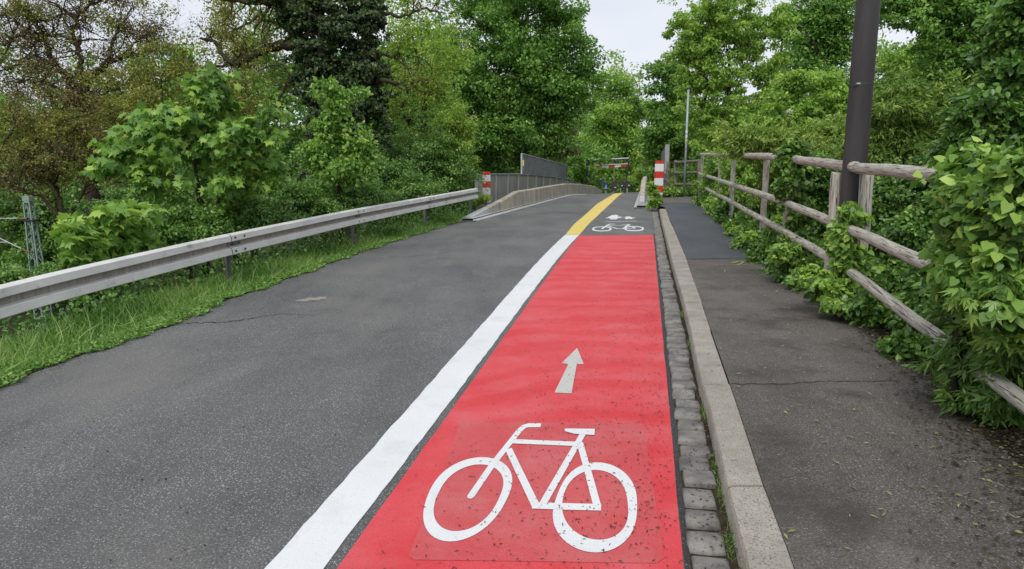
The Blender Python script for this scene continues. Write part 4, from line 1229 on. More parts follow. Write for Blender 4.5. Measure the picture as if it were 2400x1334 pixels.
# ivy clad double trunk
ivt = plant('ivy_clad_tree', 'massive old tree with twin trunks wrapped in dark ivy and crooked bare limbs', 'tree', 20,
      [(740, 20, 50, 60), (770, 80, 55, 70), (750, 160, 55, 80), (770, 250, 55, 80), (780, 340, 60, 80), (860, 30, 40, 60), (855, 110, 42, 80), (850, 200, 45, 80), (850, 300, 45, 80), (800, 410, 70, 60), (700, 60, 35, 40), (690, -40, 90, 50), (850, -50, 60, 60)],
      'ivydark', 'ivy', size=.10, n=40000, clumps=760, rc=.22, trunk=.48, shell=.75, depth=1.0, up=.3, out=.9, root=(P(790, 400, 20).x, 20), droop=.8, wig=.05,
      manual=[[(800, 560), (790, 420), (770, 300), (760, 180), (755, 60), (740, -60)], [(800, 330), (850, 240), (855, 120), (860, -50)]], tip=.02, step=.4)
def limbs(parent, Y, lines, mat, twigs=True, name='limb', seed=1, dens=3.0, tl=1.2, kids=True):
    rr = random.Random(seed)
    mb = MB(); tips = []
    def twig(p, d, ln, r, lvl):
        pts = [p]; n = max(3, int(ln / .14)); rad = [r]
        for k in range(n):
            d = (d + Vector((rr.gauss(0, .33), rr.gauss(0, .33), rr.gauss(0.02, .33)))).normalized()
            p = p + d * ln / n; pts.append(p); rad.append(max(r * (1 - .75 * (k + 1) / n), .003))
            if lvl > 0 and rr.random() < .45:
                dd = (d + Vector((rr.gauss(0, .8), rr.gauss(0, .8), rr.gauss(.1, .8)))).normalized()
                twig(p, dd, ln * rr.uniform(.35, .65), rad[-1] * .7, lvl - 1)
            tips.append(p)
        mb.tube(pts, rad, 5 if r > .02 else 3, cap=False)
    for pl, r0, r1 in lines:
        pts = [P(a, b, Y + (e[0] if e else 0)) for a, b, *e in pl]
        q = []; 
        for i in range(len(pts) - 1):
            for k in range(5):
                f_ = k / 5; p = pts[i].lerp(pts[i + 1], f_)
                q.append(p + Vector((rr.gauss(0, .03), rr.gauss(0, .05), rr.gauss(0, .03))))
        q.append(pts[-1])
        rad = [r0 + (r1 - r0) * i / (len(q) - 1) for i in range(len(q))]
        mb.tube(q, rad, 8, cap=False)
        if twigs:
            tot = sum((q[i + 1] - q[i]).length for i in range(len(q) - 1))
            for k in range(int(tot * dens)):
                i = rr.randrange(max(1, len(q) // 4), len(q)); p = q[i]
                d = Vector((rr.gauss(0, 1), rr.gauss(0, .7), rr.gauss(.35, .8))).normalized()
                twig(p, d, rr.uniform(.5, 1.3) * tl, min(.025, rad[i] * .6), 2 if kids else 1)
    mb.build(name, mat, parent, smooth=True)
    return np.array([tuple(p) for p in tips])
def tipleaves(parent, tips, kind, size, per, rc, tpl='quad', name='leaves', bias=0):
    m = len(tips) * per; pos = np.repeat(tips, per, 0) + rng.normal(size=(m, 3)) * rc
    nor = norm(np.array([0, 0, .6]) + rng.normal(size=(m, 3)) * .7); tan = rnd(m) + np.array([0, 0, -.3])
    tv, tf = TPL[tpl]
    scatter(name, [(tv, tf, pos, tan, nor, size * (rng.random(m) * .6 + .6), rng.normal(size=m) * .25 + .45 + bias)], L[kind], parent)
tips = limbs(ivt, 20, [
    ([(745, 40), (700, 15), (640, 8), (580, 4), (520, -6), (450, -12)], .16, .05),
    ([(745, 120), (690, 105), (640, 108), (600, 125), (560, 150), (530, 140), (505, 95), (470, 90)], .17, .035),
    ([(600, 125), (570, 135), (530, 150), (490, 165), (460, 190)], .05, .02),
    ([(745, 150), (700, 160), (680, 185), (662, 210), (655, 240)], .10, .02), ([(700, 106), (660, 60), (600, 40), (560, 70), (520, 60)], .06, .015), ([(640, 8), (600, 60), (575, 95)], .05, .012),
    ([(640, 10), (630, 50), (610, 90), (620, 40)], .03, .015),
    ([(880, 120), (920, 130), (950, 150), (970, 190)], .05, .015),
    ([(875, 185), (910, 190), (950, 200), (975, 205)], .08, .03),
    ([(880, 20), (940, 40), (990, 20), (1040, 30)], .06, .015),
    ([(700, 200), (660, 150), (600, 170)], .03, .015)], M['barkgreen'], seed=4, dens=3.4, tl=.9)
tipleaves(ivt, tips, 'olive', .075, 2, .10, bias=.1)

# locust tree, upper left
loc = thing('locust_tree', 'gnarled half bare tree with sinuous dark branches and brown pods, upper left', 'tree', (P(215, 345, 24).x, 24, float(tz(P(215, 345, 24).x, 24))))
lz = float(tz(P(215, 345, 24).x, 24))
s2 = lambda l: [(x / 2.223, y / 2.223, *e) for x, y, *e in l]
tips = limbs(loc, 24, [
    (s2([(385, 210), (300, 180), (200, 200), (100, 120), (20, 100)]), .05, .015), (s2([(640, 295), (700, 220), (780, 170), (840, 190)]), .05, .012), (s2([(440, 560), (560, 480), (680, 430), (780, 440)]), .06, .015),
    (s2([(500, 1200), (490, 900), (475, 720), (440, 560), (425, 480)]), .24, .17),
    (s2([(425, 480), (370, 420), (300, 350), (255, 290), (235, 210), (150, 170), (60, 200), (20, 240)]), .15, .03),
    (s2([(430, 470), (500, 380), (560, 320), (640, 295), (740, 280), (830, 250)]), .14, .03),
    (s2([(430, 460), (425, 300), (385, 210), (395, 90), (480, 20), (560, 0)]), .10, .03),
    (s2([(300, 350), (200, 300), (120, 310), (40, 370), (-20, 380)]), .07, .02),
    (s2([(235, 210), (180, 100), (60, 60), (-20, 90)]), .06, .02),
    (s2([(395, 90), (300, 30), (200, -20)]), .05, .02),
    (s2([(470, 640), (380, 520), (250, 430), (130, 420), (20, 430)]), .08, .02),
    (s2([(560, 320), (600, 180), (660, 90), (700, 40)]), .05, .015),
    (s2([(480, 700), (420, 560), (350, 480), (330, 620)]), .06, .02)], M['bark'], seed=9, dens=5.5, tl=1.5)
ck = np.sin(tips[:, 0] * 3.1 + tips[:, 2] * 2.3) + np.sin(tips[:, 2] * 4.7 - tips[:, 0] * 1.9) + rng.normal(size=len(tips)) * .4
tipleaves(loc, tips[ck > .55], 'brown', .085, 3, .09, 'quad', 'pods', .1)
tipleaves(loc, tips[ck < -.75], 'olive', .09, 4, .11, 'quad', 'crown', .12)

bs = plant('brown_shrub', 'tangled brown and olive shrub mass beneath the half bare tree on the left', 'shrub', 20, [(60, 330, 140, 80), (180, 300, 120, 60), (120, 400, 160, 50), (320, 240, 60, 40), (30, 270, 90, 50)], 'olive', size=.085, n=17000, clumps=520, rc=.22, trunk=.08, wig=.25, shell=.2, bark='barkgreen', tintbias=.1, dens=1.2)
tips = limbs(bs, 19.6, [
    ([(160, 520), (120, 430), (70, 380), (0, 350), (-40, 355)], .08, .02), ([(120, 430), (160, 380), (220, 350), (290, 340)], .06, .015),
    ([(70, 380), (90, 320), (150, 280), (230, 260)], .05, .015), ([(160, 520), (200, 440), (250, 400), (300, 390)], .06, .015), ([(0, 350), (30, 300), (20, 250), (60, 220)], .04, .01),
    ([(160, 520), (90, 460), (20, 440), (-40, 420)], .06, .015)], M['barkgreen'], seed=21, dens=4.5, tl=1.1, name='branches')
tipleaves(bs, tips, 'brown', .075, 2, .12, 'quad', 'brown_pods', .15)
plant('shrub', 'olive green shrub behind the left shoulder of the maple shrub', 'shrub', 22, [(330, 200, 110, 60), (430, 160, 70, 50), (270, 260, 90, 60), (560, 240, 70, 60), (380, 110, 60, 40)], 'olive', size=.11, n=8500, clumps=300, rc=.3, trunk=.08, wig=.2, shell=.15, macro=2, dens=1.3, bark='barkgreen')
plant('shrub', 'dark glossy vine covered shrub behind the lattice mast', 'shrub', 36, [(60, 560, 190, 90), (200, 600, 160, 80), (0, 480, 120, 50)], 'privet', size=.17, n=20000, clumps=220, rc=.6, trunk=.08, tintbias=.12)

# maple shrubs
plant('maple_shrub', 'large fresh green maple shrub with broad drooping leaves behind the guard rail', 'shrub', 11,
      [(490, 215, 38, 45), (500, 270, 70, 50), (340, 290, 65, 50), (420, 310, 80, 50), (610, 310, 60, 50), (530, 340, 110, 50), (400, 370, 130, 55), (560, 400, 100, 45), (330, 420, 90, 45), (640, 240, 28, 40), (226, 400, 24, 22), (290, 350, 40, 50), (450, 440, 130, 35)],
      'maple', 'maple', size=.14, n=6400, clumps=250, rc=.17, macro=4, dens=1.15, trunk=.06, shell=.5, up=.55, out=.8, jit=.3, droop=.8, flat=.5, step=.2, tip=.004)
plant('maple_shrub', 'small young maple with few large leaves between lattice mast and guard rail', 'shrub', 8,
      [(170, 545, 45, 14), (250, 520, 60, 26, .5), (215, 570, 45, 35, .2), (290, 565, 45, 35, .9), (340, 555, 50, 30, 1.4), (190, 600, 40, 18), (310, 500, 60, 20, 1)],
      'maple', 'maple', size=.16, n=560, clumps=90, rc=.10, trunk=.025, shell=.2, up=.9, out=.5, jit=.3, droop=.35, step=.15, tintbias=.1, tip=.004)
plant('hazel_bush', 'upright bush with round leaves in front of the ivy clad trunks', 'bush', 14,
      [(765, 212, 20, 14), (790, 245, 28, 24), (825, 215, 14, 10), (770, 300, 28, 36), (745, 350, 30, 40), (845, 350, 22, 45), (800, 400, 60, 40)],
      'maple', 'oval', size=.095, n=4600, clumps=230, rc=.18, trunk=.05, shell=.4, up=.5, out=.8, step=.2)
# privet shrubs along the rail
HG = 'shrubs along the back of the guard rail'
for lab, Y, bl, n in (
    ('leftmost low leafy shrub at the near end of guard rail', 7.6, [(0, 652, 110, 18), (-120, 670, 120, 30)], 9000),
    ('second low shrub behind the rail below the young maple', 8.3, [(170, 652, 90, 18), (270, 615, 90, 26)], 8000),
    ('shrub behind the rail right of the young maple', 9.2, [(420, 520, 90, 45), (380, 570, 80, 35), (480, 545, 70, 30)], 13000),
    ('shrub behind the first rail joint', 10.5, [(540, 490, 80, 40), (590, 520, 90, 30), (480, 500, 50, 30)], 13000),
    ('shrub behind the rail left of second joint', 12, [(680, 465, 80, 40), (740, 490, 80, 25)], 13000),
    ('dark shrub behind second rail joint', 14, [(800, 445, 80, 45), (850, 465, 80, 25)], 14000),
    ('dense shrub behind third rail joint', 16.5, [(910, 420, 80, 50), (960, 450, 80, 25)], 15000),
    ('big rounded laurel beside the left beacon', 19.5, [(1010, 370, 85, 70), (1060, 400, 50, 50), (940, 390, 60, 60), (1040, 440, 70, 25)], 24000),
    ('lower shrub in shade beneath the large maple shrub', 12.5, [(350, 480, 120, 40), (500, 460, 120, 40), (620, 440, 100, 50)], 14000)):
    plant('privet_shrub', lab, 'shrub', Y * 1.07 + .75, [(a, b_ + 6, c, d * 1.25) for a, b_, c, d in bl], 'privet', 'oval' if Y < 13 else 'quad', size=.055 if Y < 15 else .075, n=n, clumps=int(n / 45), rc=.16 if Y < 15 else .24, trunk=.03, shell=.5, up=.5, out=.7, group=HG, step=.15, tip=.003, tintbias=.05)
plant('shrub', 'yellowish upright shrub between the laurel and the large dark maple', 'shrub', 22, [(1065, 290, 36, 40), (1050, 340, 45, 50), (1070, 380, 25, 45)], 'yellow', size=.10, n=7000, clumps=130, rc=.28, trunk=.05)
# ------------------------------------------------------------------ right hand side
plant('linden_tree', 'bright light green linden standing behind the far end of the timber fence', 'tree', 31,
      [(1690, 20, 100, 60), (1640, 90, 75, 60), (1740, 80, 90, 60), (1830, 60, 30, 50), (1600, 130, 40, 40), (1660, 180, 90, 60), (1780, 170, 80, 70), (1640, 260, 60, 60), (1740, 270, 90, 60), (1690, 340, 80, 40), (1850, 200, 60, 30)],
      'linden', 'oval', size=.15, n=42000, clumps=900, rc=.26, trunk=.16, shell=.3, macro=2, dens=1.5, up=.45, out=.6, jit=.5, droop=.6, root=(P(1700, 400, 31).x, 31))
plant('maple_tree', 'dark maple partly hidden behind the bright linden, left side', 'tree', 43, [(1560, 170, 40, 50), (1560, 250, 50, 60), (1590, 320, 50, 50), (1550, 350, 40, 35)], 'norway', size=.24, n=12000, clumps=150, rc=.6, trunk=.2, group='large trees beyond the bridge')
plant('maple_tree', 'dark maple rising between the linden and the dark pole', 'tree', 36, [(1900, 60, 70, 80), (1950, 120, 50, 60), (1880, 160, 60, 60), (1930, 220, 55, 50), (1960, 30, 30, 50), (1900, 290, 70, 50)], 'norway', size=.20, n=20000, clumps=260, rc=.6, trunk=.25, shell=.4, group='large trees beyond the bridge')
plant('overhanging_tree', 'tall dark tree overhanging the upper right corner', 'tree', 20, [(2200, 20, 110, 50), (2320, 60, 110, 80), (2240, 120, 90, 60), (2360, 160, 80, 80), (2100, 10, 40, 20), (2330, -60, 160, 60), (2180, 200, 70, 50)], 'norway', 'oval', size=.13, n=26000, clumps=420, rc=.33, trunk=.22, shell=.35, root=(P(2290, 400, 20).x, 20), wig=.15)
plant('dogwood_shrub', 'leafy yellow green shrub right of the linden above the fence', 'shrub', 18, [(1870, 200, 40, 22), (1930, 200, 40, 25), (1850, 260, 60, 40), (1940, 260, 50, 50), (1800, 330, 80, 40), (1900, 330, 80, 40)], 'bright', 'oval', size=.10, n=14000, clumps=240, rc=.25, trunk=.06, shell=.4)
plant('willow_shrub', 'grey green narrow leaved shrub above the fence between linden and pole', 'shrub', 14, [(1760, 330, 70, 30), (1850, 340, 80, 35), (1940, 320, 50, 45), (1960, 370, 50, 40), (1880, 380, 70, 30)], 'willow', 'narrow', size=.12, n=16000, clumps=260, rc=.22, trunk=.04, shell=.4, tintbias=.2)
plant('willow_shrub', 'narrow leaved shrub just right of the dark pole', 'shrub', 11, [(2090, 260, 60, 70), (2100, 350, 70, 60), (2190, 320, 80, 70), (2260, 260, 70, 80)], 'willow', 'narrow', size=.11, n=20000, clumps=320, rc=.2, trunk=.05, shell=.4)
plant('laurel_shrub', 'dark glossy shrub at the right edge above the creeper', 'shrub', 7.5, [(2330, 280, 90, 70), (2380, 180, 60, 80), (2300, 360, 90, 50), (2400, 330, 60, 70), (2390, 60, 50, 70)], 'privet', 'oval', size=.085, n=13000, clumps=240, rc=.17, trunk=.05, shell=.35)
# low vegetation behind the rails
UG = 'undergrowth behind the timber fence'
for lab, Y, bl, n, kd in (
    ('undergrowth behind the far corner of the timber fence', 32.5, [(1650, 405, 60, 35), (1600, 425, 40, 22), (1590, 400, 30, 20)], 7000, 'maple'),
    ('undergrowth behind the fence below the linden', 21.5, [(1690, 400, 55, 45), (1670, 440, 45, 20)], 9000, 'maple'),
    ('undergrowth behind the third far fence bay', 17.5, [(1745, 410, 55, 50), (1720, 460, 45, 25)], 10000, 'bright'),
    ('undergrowth left of the ivy wrapped fence post', 14, [(1810, 410, 55, 55), (1780, 470, 50, 30)], 12000, 'willow'),
    ('undergrowth right of the ivy wrapped fence post', 11.8, [(1910, 420, 60, 60), (1880, 500, 60, 35), (1850, 540, 40, 25)], 15000, 'willow'),
    ('shaded undergrowth left of the dark pole', 9.6, [(1950, 500, 60, 60), (1920, 580, 50, 35), (1900, 420, 60, 40)], 14000, 'privet'),
    ('privet behind the fence right of the dark pole', 8.2, [(2090, 460, 70, 60), (2060, 560, 70, 50), (2180, 430, 80, 60)], 16000, 'privet'),
    ('privet behind the middle rails near the creeper', 6.8, [(2160, 540, 80, 60), (2120, 650, 80, 50), (2230, 480, 70, 60), (2060, 690, 40, 30)], 14000, 'privet'),
    ('privet low behind the bottom rail near the creeper', 5.6, [(2220, 640, 70, 60), (2170, 740, 70, 45), (2260, 760, 60, 50)], 11000, 'privet'),
    ('privet at the foot of the creeper, right edge', 4.6, [(2300, 720, 90, 90), (2340, 860, 90, 80), (2390, 700, 60, 120)], 9000, 'privet')):
    big = Y > 15
    plant('undergrowth_shrub', lab, 'shrub', Y + .45, [(a + 12, b_, c * .8, d) for a, b_, c, d in bl], kd, 'quad' if big else 'oval', size=.10 if big else .06, n=n, clumps=int(n / 38), rc=.25 if big else .13, trunk=.025, shell=.35, up=.5, out=.6, group=UG, step=.2 if big else .12, tip=.003, depth=.9)
IV = 'ivy climbing on the timber fence'
plant('ivy_plant', 'ivy wrapped round the fence post left of the dark pole', 'ivy', 9.55, [(1855, 372, 34, 32), (1862, 430, 34, 44), (1872, 500, 30, 44), (1870, 565, 34, 44), (1885, 605, 44, 24), (1835, 400, 20, 30)], 'ivy', 'ivy', size=.075, n=5200, clumps=150, rc=.10, trunk=.02, shell=.6, up=.3, out=1, droop=.8, group=IV, step=.12, tip=.004, depth=.6, tintbias=-.2)
plant('ivy_plant', 'bright ivy tumbling over the bottom rail at the dark pole', 'ivy', 6.9, [(1985, 500, 14, 24), (1978, 560, 22, 40), (1995, 620, 45, 34), (1970, 665, 50, 34), (1965, 705, 34, 30, -.15), (2010, 715, 50, 28, -.2), (1930, 650, 40, 20)], 'ivy', 'ivy', size=.07, n=2900, clumps=110, rc=.09, trunk=.02, shell=.6, up=.5, out=.9, droop=.7, group=IV, step=.12, tip=.004, tintbias=.1)
plant('ivy_plant', 'low ivy creeping over the pavement edge beyond the dark pole', 'ivy', 8.6, [(1890, 620, 40, 16), (1850, 590, 30, 14), (1940, 650, 30, 16)], 'ivy', 'ivy', size=.06, n=1000, clumps=50, rc=.08, trunk=.012, shell=.4, group=IV, step=.12, tip=.003)
plant('ivy_plant', 'small light green weeds at the pavement edge by the half buried log', 'ivy', 11.6, [(1800, 560, 35, 14), (1830, 530, 30, 24), (1770, 555, 18, 8)], 'bright', 'oval', size=.07, n=1300, clumps=50, rc=.10, trunk=.012, shell=.4, group=IV, step=.12, tip=.003)
plant('creeper', 'thick bright climbing creeper burying the near end of the timber fence at right edge', 'creeper', 4.05,
      [(2330, 410, 50, 50, -.1), (2310, 480, 48, 70), (2375, 470, 50, 80, -.45), (2305, 590, 50, 60), (2370, 600, 60, 80, -.4), (2285, 640, 32, 40), (2340, 690, 55, 50, -.2), (2400, 700, 50, 70, -.5), (2310, 375, 18, 16), (2400, 400, 40, 50, -.5)],
      'ivy', 'ivy', size=.066, n=8000, clumps=260, rc=.12, trunk=.03, shell=.6, up=.45, out=.9, droop=.6, jit=.5, step=.12, tip=.004, depth=.7)
plant('creeper', 'five fingered creeper leaves hanging in front of the thick creeper at right edge', 'creeper', 3.55,
      [(2385, 600, 30, 24), (2350, 660, 34, 24), (2385, 780, 34, 24), (2290, 700, 26, 20)],
      'ivy', 'creeper', size=.085, n=300, clumps=34, rc=.12, root=(3.1, 3.9), trunk=.008, shell=.6, up=.5, out=.9, droop=.6, jit=.35, step=.12, tip=.004, depth=.7)
EG = 'low plants at the foot of the fence'
plant('privet_shrub', 'dark privet pushing through the lower rails at the right edge', 'shrub', 4.1, [(2300, 760, 50, 50), (2350, 840, 55, 50, -.2), (2280, 850, 50, 40), (2390, 900, 50, 60, -.4), (2330, 930, 50, 40, -.1), (2250, 700, 30, 40, .2), (2390, 800, 30, 40, -.4)], 'privet', 'narrow', size=.085, n=4600, clumps=140, rc=.10, trunk=.02, shell=.35, up=.5, out=.8, step=.12, tip=.003, tintbias=.05, jit=.5)
for lab, Y, bl, n in (('dark low leaves on the soil edge below the dark pole', 6.4, [(2060, 740, 50, 20), (2100, 770, 50, 24), (2030, 715, 30, 16)], 2200),
                      ('dark low leaves on the soil edge mid way to the creeper', 5.3, [(2150, 810, 60, 24), (2200, 850, 60, 30)], 2200),
                      ('dark low leaves at the pavement edge under the creeper', 4.2, [(2290, 920, 60, 40), (2360, 980, 50, 40), (2390, 1040, 30, 30)], 2000)):
    plant('ground_plant', lab, 'plant', Y, bl, 'privet', 'oval', size=.06, n=n, clumps=int(n / 22), rc=.08, trunk=.012, shell=.3, up=.7, out=.5, group=EG, step=.1, tip=.003)
def px_of(X, Y, z):
    d = Vector((X, Y, z - H)); f_ = d.y * CP - d.z * SP; v = d.y * SP + d.z * CP
    return 1200 + F * d.x / f_, 667 - F * v / f_
for lab, Y, kd in (('leafy growth at the fence foot just beyond the dark pole', 8.9, 'privet'), ('leafy growth at the fence foot right of the ivy wrapped post', 10.6, 'privet'),
                   ('leafy growth hiding the foot of the fence left of the ivy wrapped post', 12.3, 'privet'), ('leafy growth at the foot of the fence two bays before the ivy wrapped post', 14.2, 'maple'),
                   ('leafy growth at the fence foot in the middle of the far bays', 16.5, 'privet'), ('leafy growth at the fence foot one bay from the far corner', 19.2, 'maple'), ('leafy growth at the far corner post of the timber fence', 22.5, 'maple')):
    px, py = px_of(fence_x(Y) - .02, Y, float(Z(fence_x(Y), Y)) + .25); k_ = 11.0 / Y
    plant('ground_plant', lab, 'plant', Y, [(px, py, 36 * k_, 34 * k_), (px - 20 * k_, py + 16 * k_, 30 * k_, 22 * k_, .7), (px + 30 * k_, py + 18 * k_, 32 * k_, 26 * k_, -.7), (px + 20 * k_, py - 34 * k_, 30 * k_, 26 * k_)], kd, 'oval', size=.065 if Y < 15 else .085, n=1900, clumps=60, rc=.12, trunk=.012, shell=.3, up=.6, out=.6, group=EG, step=.1, tip=.003)
plant('weed_tuft', 'fresh green weed tuft growing between right barrier and kerb', 'plant', 22.3, [(1524, 442, 6, 12), (1533, 452, 9, 16), (1531, 474, 15, 9), (1524, 460, 7, 14), (1541, 462, 5, 8)], 'bright', 'oval', size=.12, n=650, clumps=50, rc=.10, trunk=.012, shell=.3, step=.15, tip=.004)
plant('weed_tuft', 'yellowish weeds growing at the foot of the left beacon', 'plant', 22.4, [(1110, 472, 26, 7), (1135, 466, 12, 6), (1095, 482, 20, 8)], 'yellow', 'narrow', size=.14, n=1500, clumps=45, rc=.14, trunk=.012, shell=.3, step=.15, tip=.004)
plant('ground_plant', 'ivy carpet at the end of the pavement around the thin post', 'plant', 29.6, [(1590, 449, 40, 8), (1640, 452, 30, 10), (1565, 451, 20, 7)], 'ivy', 'quad', size=.12, n=2600, clumps=60, rc=.16, trunk=.012, shell=.3, step=.15, tip=.004)
wf = P(1950, 290, 16)
for i_, (px, py, r_) in enumerate(((1925, 288, 8), (1965, 292, 9), (1895, 320, 4), (1850, 262, 3))):
    plant('elder_flower', ('cream elder flower head nearest the linden side, larger of the pair', 'cream elder flower head nearest the dark pole', 'small lone white flower head low in the willow shrub', 'smallest white flower head high on the left')[i_], 'flower', 16, [(px, py, r_, r_ * .6)], 'flower', 'quad', size=.045, n=120, clumps=8, rc=.04, trunk=.01, shell=.3, step=.3, tip=.004, leafname='flower_head', root=(P(px, py, 16.4).x, 16.4))

# ------------------------------------------------------------------ grass verge
def blade(b1, b2, w=.035):
    v = np.array([(-w, 0, 0), (w, 0, 0), (-w * .8, .5, b1), (w * .8, .5, b1), (0, 1 - b2 * .25, b2)])
    return v, [(0, 1, 3, 2), (2, 3, 4)]
def grass(name, n, xs, ys, hmin, hmax, tintb=0.0, w=.03):
    g = []
    zz = np.where(np.abs(xs - ed_l(ys)) < .22, Z(xs, ys), tz(xs, ys)) if name == 'g' and xs.mean() < 2 else tz(xs, ys)
    pos = np.stack([xs, ys, zz], 1); m = len(xs); sel = rng.integers(0, 4, m)
    for k, (b1, b2) in enumerate(((.05, .22), (.12, .45), (.20, .75), (.03, .12))):
        i = sel == k; q = i.sum()
        tan = norm(np.array([0, 0, 1.0]) + rng.normal(size=(q, 3)) * .5)
        nor = rng.normal(size=(q, 3)); nor[:, 2] *= .2
        v, f = blade(b1, b2, w)
        sz = rng.uniform(hmin, hmax, q) * (hscale[i] if hscale is not None else 1)
        pn = np.sin(xs[i] * 3.1 + ys[i] * 1.7) * .12 + np.sin(ys[i] * 2.3) * .1
        g.append((v, f, pos[i], tan, nor, sz, rng.normal(size=q) * .30 + .42 + pn * 1.5 + tintb))
    return g
N = 110000
ys = 2.5 + (rng.random(N) ** 1.35) * 19.5
e = ed_l(ys); rx_ = np.array([gr_path(min(max(t, 5.0), 20.6)).x for t in ys])
rx_ = np.where(ys < 5, rx_[0] * 0 + gr_path(5.0).x + (ys - 5) * .35, rx_)
f_ = rng.random(N)
fray = .05 * np.sin(ys * 5) + .06 * np.sin(ys * 13 + 1) + rng.normal(size=N) * .03
xs = e - .06 + fray * .7 - f_ * (e - rx_ + 1.1)
hscale = np.clip(.30 + f_ * 2.0, .3, 1.15)
gg = grass('g', N, xs, ys, .09, .29, 0.02, .026)
o = scatter('grass_verge', gg, L['grass']); tag(o, 'long green grass on the verge under the guard rail', 'grass', kind='stuff')
strip(lambda y: ed_l(y) - .16 + .03 * np.sin(y * 4) , lambda y: ed_l(y) - .03 + .03 * np.sin(y * 3.3) + .022 * np.sin(y * 11) + .012 * np.sin(y * 29), 1.5, 22, .0045, .12, 2, .014).build('soil_margin', M['soil'], road, smooth=True)
N = 24000
ys = 2.5 + (rng.random(N) ** 1.3) * 19.5; e = ed_l(ys)
xs = e + .045 + .05 * np.sin(ys * 4.4) + .03 * np.sin(ys * 13) - np.abs(rng.normal(size=N)) * .20; zz = Z(xs, ys) + .006 + rng.random(N) * .02 - .1 * np.clip(e - .16 - xs, 0, 1)
v, f = TPL['oval']
o = scatter('verge_weeds', [(v, f, np.stack([xs, ys, zz], 1), rnd(N) * np.array([1, 1, .3]) + np.array([0, 0, .25]), np.array([0, 0, 1.0]) + rng.normal(size=(N, 3)) * .35, rng.uniform(.015, .05, N), rng.normal(size=N) * .25 + .45)], L['grass'])
tag(o, 'low weeds and dry stalks along the asphalt edge', 'weeds', kind='stuff')
N = 1100
ys = 3.0 + rng.random(N) ** 1.2 * 18; e = ed_l(ys); xs = e - .15 - rng.random(N) * .9; zz = tz(xs, ys)
v, f = blade(.3, .85, .009)
o = scatter('tall_grass_stalks', [(v, f, np.stack([xs, ys, zz], 1), norm(np.array([.25, -.1, 1.0]) + rng.normal(size=(N, 3)) * .45), rng.normal(size=(N, 3)) * np.array([1, 1, .2]), rng.uniform(.2, .42, N), rng.normal(size=N) * .15 + .85)], L['grass'])
tag(o, 'long pale arching grass stalks leaning over the verge', 'grass', kind='stuff')
N = 2500; ys = 2.2 + rng.random(N) ** 1.2 * 17; xs = ed_l(ys) + .03 + rng.normal(size=N) * .07
v, f = TPL['narrow']
o = scatter('road_edge_litter', [(v, f, np.stack([xs, ys, Z(xs, ys) + .012], 1), rng.normal(size=(N, 3)) * np.array([1, 1, .1]), np.array([0, 0, 1.0]) + rng.normal(size=(N, 3)) * .2, rng.uniform(.012, .04, N), rng.normal(size=N) * .25 + .4)], L['litter'])
tag(o, 'dead leaves and straw along the left asphalt edge', 'leaf litter', kind='stuff')
def cover(name, label, n, xs, ys, hmax, kind, size):
    zz = tz(xs, ys) + rng.random(n) ** 1.5 * hmax
    v, f = TPL['oval']
    o = scatter(name, [(v, f, np.stack([xs, ys, zz], 1), rnd(n) + np.array([0, 0, -.2]), np.array([0, 0, .8]) + rng.normal(size=(n, 3)) * .5, size * rng.uniform(.5, 1.2, n), rng.normal(size=n) * .25 + .35)], L[kind])
    tag(o, label, 'ground cover', kind='stuff')
n = 26000; ys = 3 + rng.random(n) ** 1.2 * 20; rx2 = np.array([gr_path(min(max(t, 5.0), 20.6)).x for t in ys]) + np.minimum(ys - 5, 0) * .3
cover('slope_undergrowth', 'low leafy undergrowth on the slope just behind the guard rail', n, rx2 - .12 - rng.random(n) ** 1.3 * 2.6, ys, .5, 'privet', .07)
n = 22000; ys = 2 + rng.random(n) ** 1.1 * 24; fxs = np.interp(ys, [b for a, b in FX], [a for a, b in FX])
cover('bank_undergrowth', 'low leafy undergrowth on the ground behind the timber fence', n, fxs + .12 + rng.random(n) * 2.2, ys, .45, 'privet', .07)
# fringe grass by pavement
N = 1600
hscale = None
ys = rng.uniform(10.5, 14.5, N); xs = sw_r(ys) + .15 + np.abs(rng.normal(size=N)) * .25
o = scatter('fence_grass', grass('g', N, xs, ys, .15, .4), L['grass']); tag(o, 'grass tuft at the pavement edge under the fence', 'grass', kind='stuff')
# gutter grass
N = 500
ys = rng.uniform(1.8, 12, N) ; cl = rng.choice([2.7, 3.15, 3.4, 4.3, 6.0, 7.3], N); ys = cl + rng.normal(size=N) * .09
xs = kf(ys) - .035 + rng.normal(size=N) * .012; zz = Z(xs, ys) + .003
g = []
v, f = blade(.1, .4, .05); g.append((v, f, np.stack([xs, ys, zz], 1), norm(np.array([0, 0, 1.0]) + rng.normal(size=(N, 3)) * .6), rng.normal(size=(N, 3)), rng.uniform(.015, .05, N), rng.normal(size=N) * .2 + .4))
o = scatter('gutter_grass', g, L['grass']); tag(o, 'tiny grass tufts in the gap between setts and kerb', 'grass', kind='stuff')

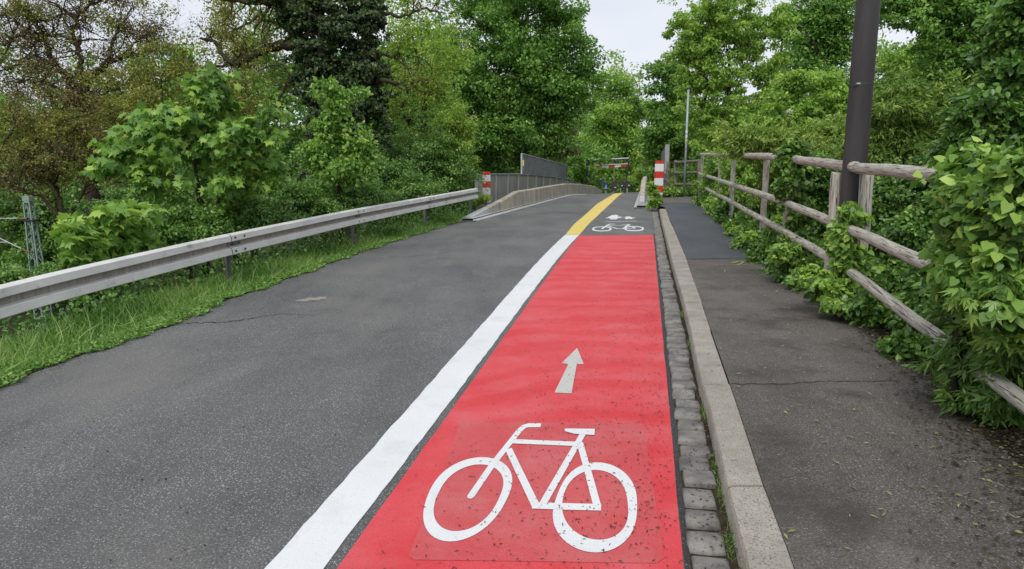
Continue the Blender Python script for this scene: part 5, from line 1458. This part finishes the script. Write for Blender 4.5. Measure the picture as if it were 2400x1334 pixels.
# ------------------------------------------------------------------ litter
def litter(name, label, pts, smin, smax, tintm, tpl='narrow', spread=.25):
    m = len(pts); v, f = TPL[tpl]
    o = scatter(name, [(v * np.array([1.0, 1, .8]), f, pts, rng.normal(size=(m, 3)) * np.array([1, 1, .10]), np.array([0, 0, 1.0]) + rng.normal(size=(m, 3)) * .2, rng.uniform(smin, smax, m), rng.normal(size=m) * spread + tintm)], L['litter'])
    tag(o, label, 'leaf litter', kind='stuff')
def zz_(x, y, o): return np.stack([x, y, Z(x, y) + o], 1)
n = 3400; ys = 1.8 + rng.random(n) ** 1.5 * 11; a, b = rd_l(ys), rd_r(ys); f_ = rng.beta(2.2, 1.2, n); xs = a + (b - a) * f_
litter('lane_litter', 'dark seed husks and leaf bits scattered on the red lane', zz_(xs, ys, .012), .008, .026, .2, 'narrow')
n = 600; ys = 1.8 + rng.random(n) * 12; xs = rd_r(ys) - .05 + np.abs(rng.normal(size=n)) * -.10
litter('lane_edge_litter', 'husks gathered along the right edge of the red lane', zz_(xs, ys, .012), .01, .03, .25, 'narrow')
n = 2600; ys = 1.5 + rng.random(n) ** 1.3 * 14; xs = st_l(ys) + rng.random(n) ** .45 * (kf(ys) - st_l(ys) - .02)
litter('gutter_litter', 'brown leaf litter in the gutter between setts and kerb', zz_(xs, ys, .03), .008, .028, .25)
n = 5200; ys = 1.3 + rng.random(n) ** 1.3 * 12; a, b = kf(ys), sw_r(ys); f_ = rng.beta(1.25, 1.0, n); xs = a + (b - a) * f_
litter('pavement_litter', 'dark bits scattered across the pavement', zz_(xs, ys, .104), .006, .02, .3, 'narrow', .3)
n = 420; ys = 1.3 + rng.random(n) ** 1.2 * 9; a, b = kf(ys), sw_r(ys); xs = a + (b - a) * rng.beta(1.6, 1.1, n)
litter('fallen_leaflets', 'pale green and tan leaflets fallen on the pavement', zz_(xs, ys, .106), .02, .055, .85, 'narrow', .15)
n = 26000; ys = 1.3 + rng.random(n) ** 1.3 * 12; xs = sw_r(ys) - np.abs(rng.normal(size=n)) * (.16 + .25 * np.clip(5 - ys, 0, 3) / 3) + .14
litter('edge_mulch', 'brown mulch and husks along the foot of the timber fence', zz_(xs, ys, .106), .01, .035, .3, 'quad', .25)
n = 900; ys = 1.8 + rng.random(n) ** 1.3 * 9; xs = wl_l(ys) - rng.random(n) * 2.5
litter('road_litter', 'sparse bits on the grey road', zz_(xs, ys, .006), .006, .018, .4, 'quad', .3)
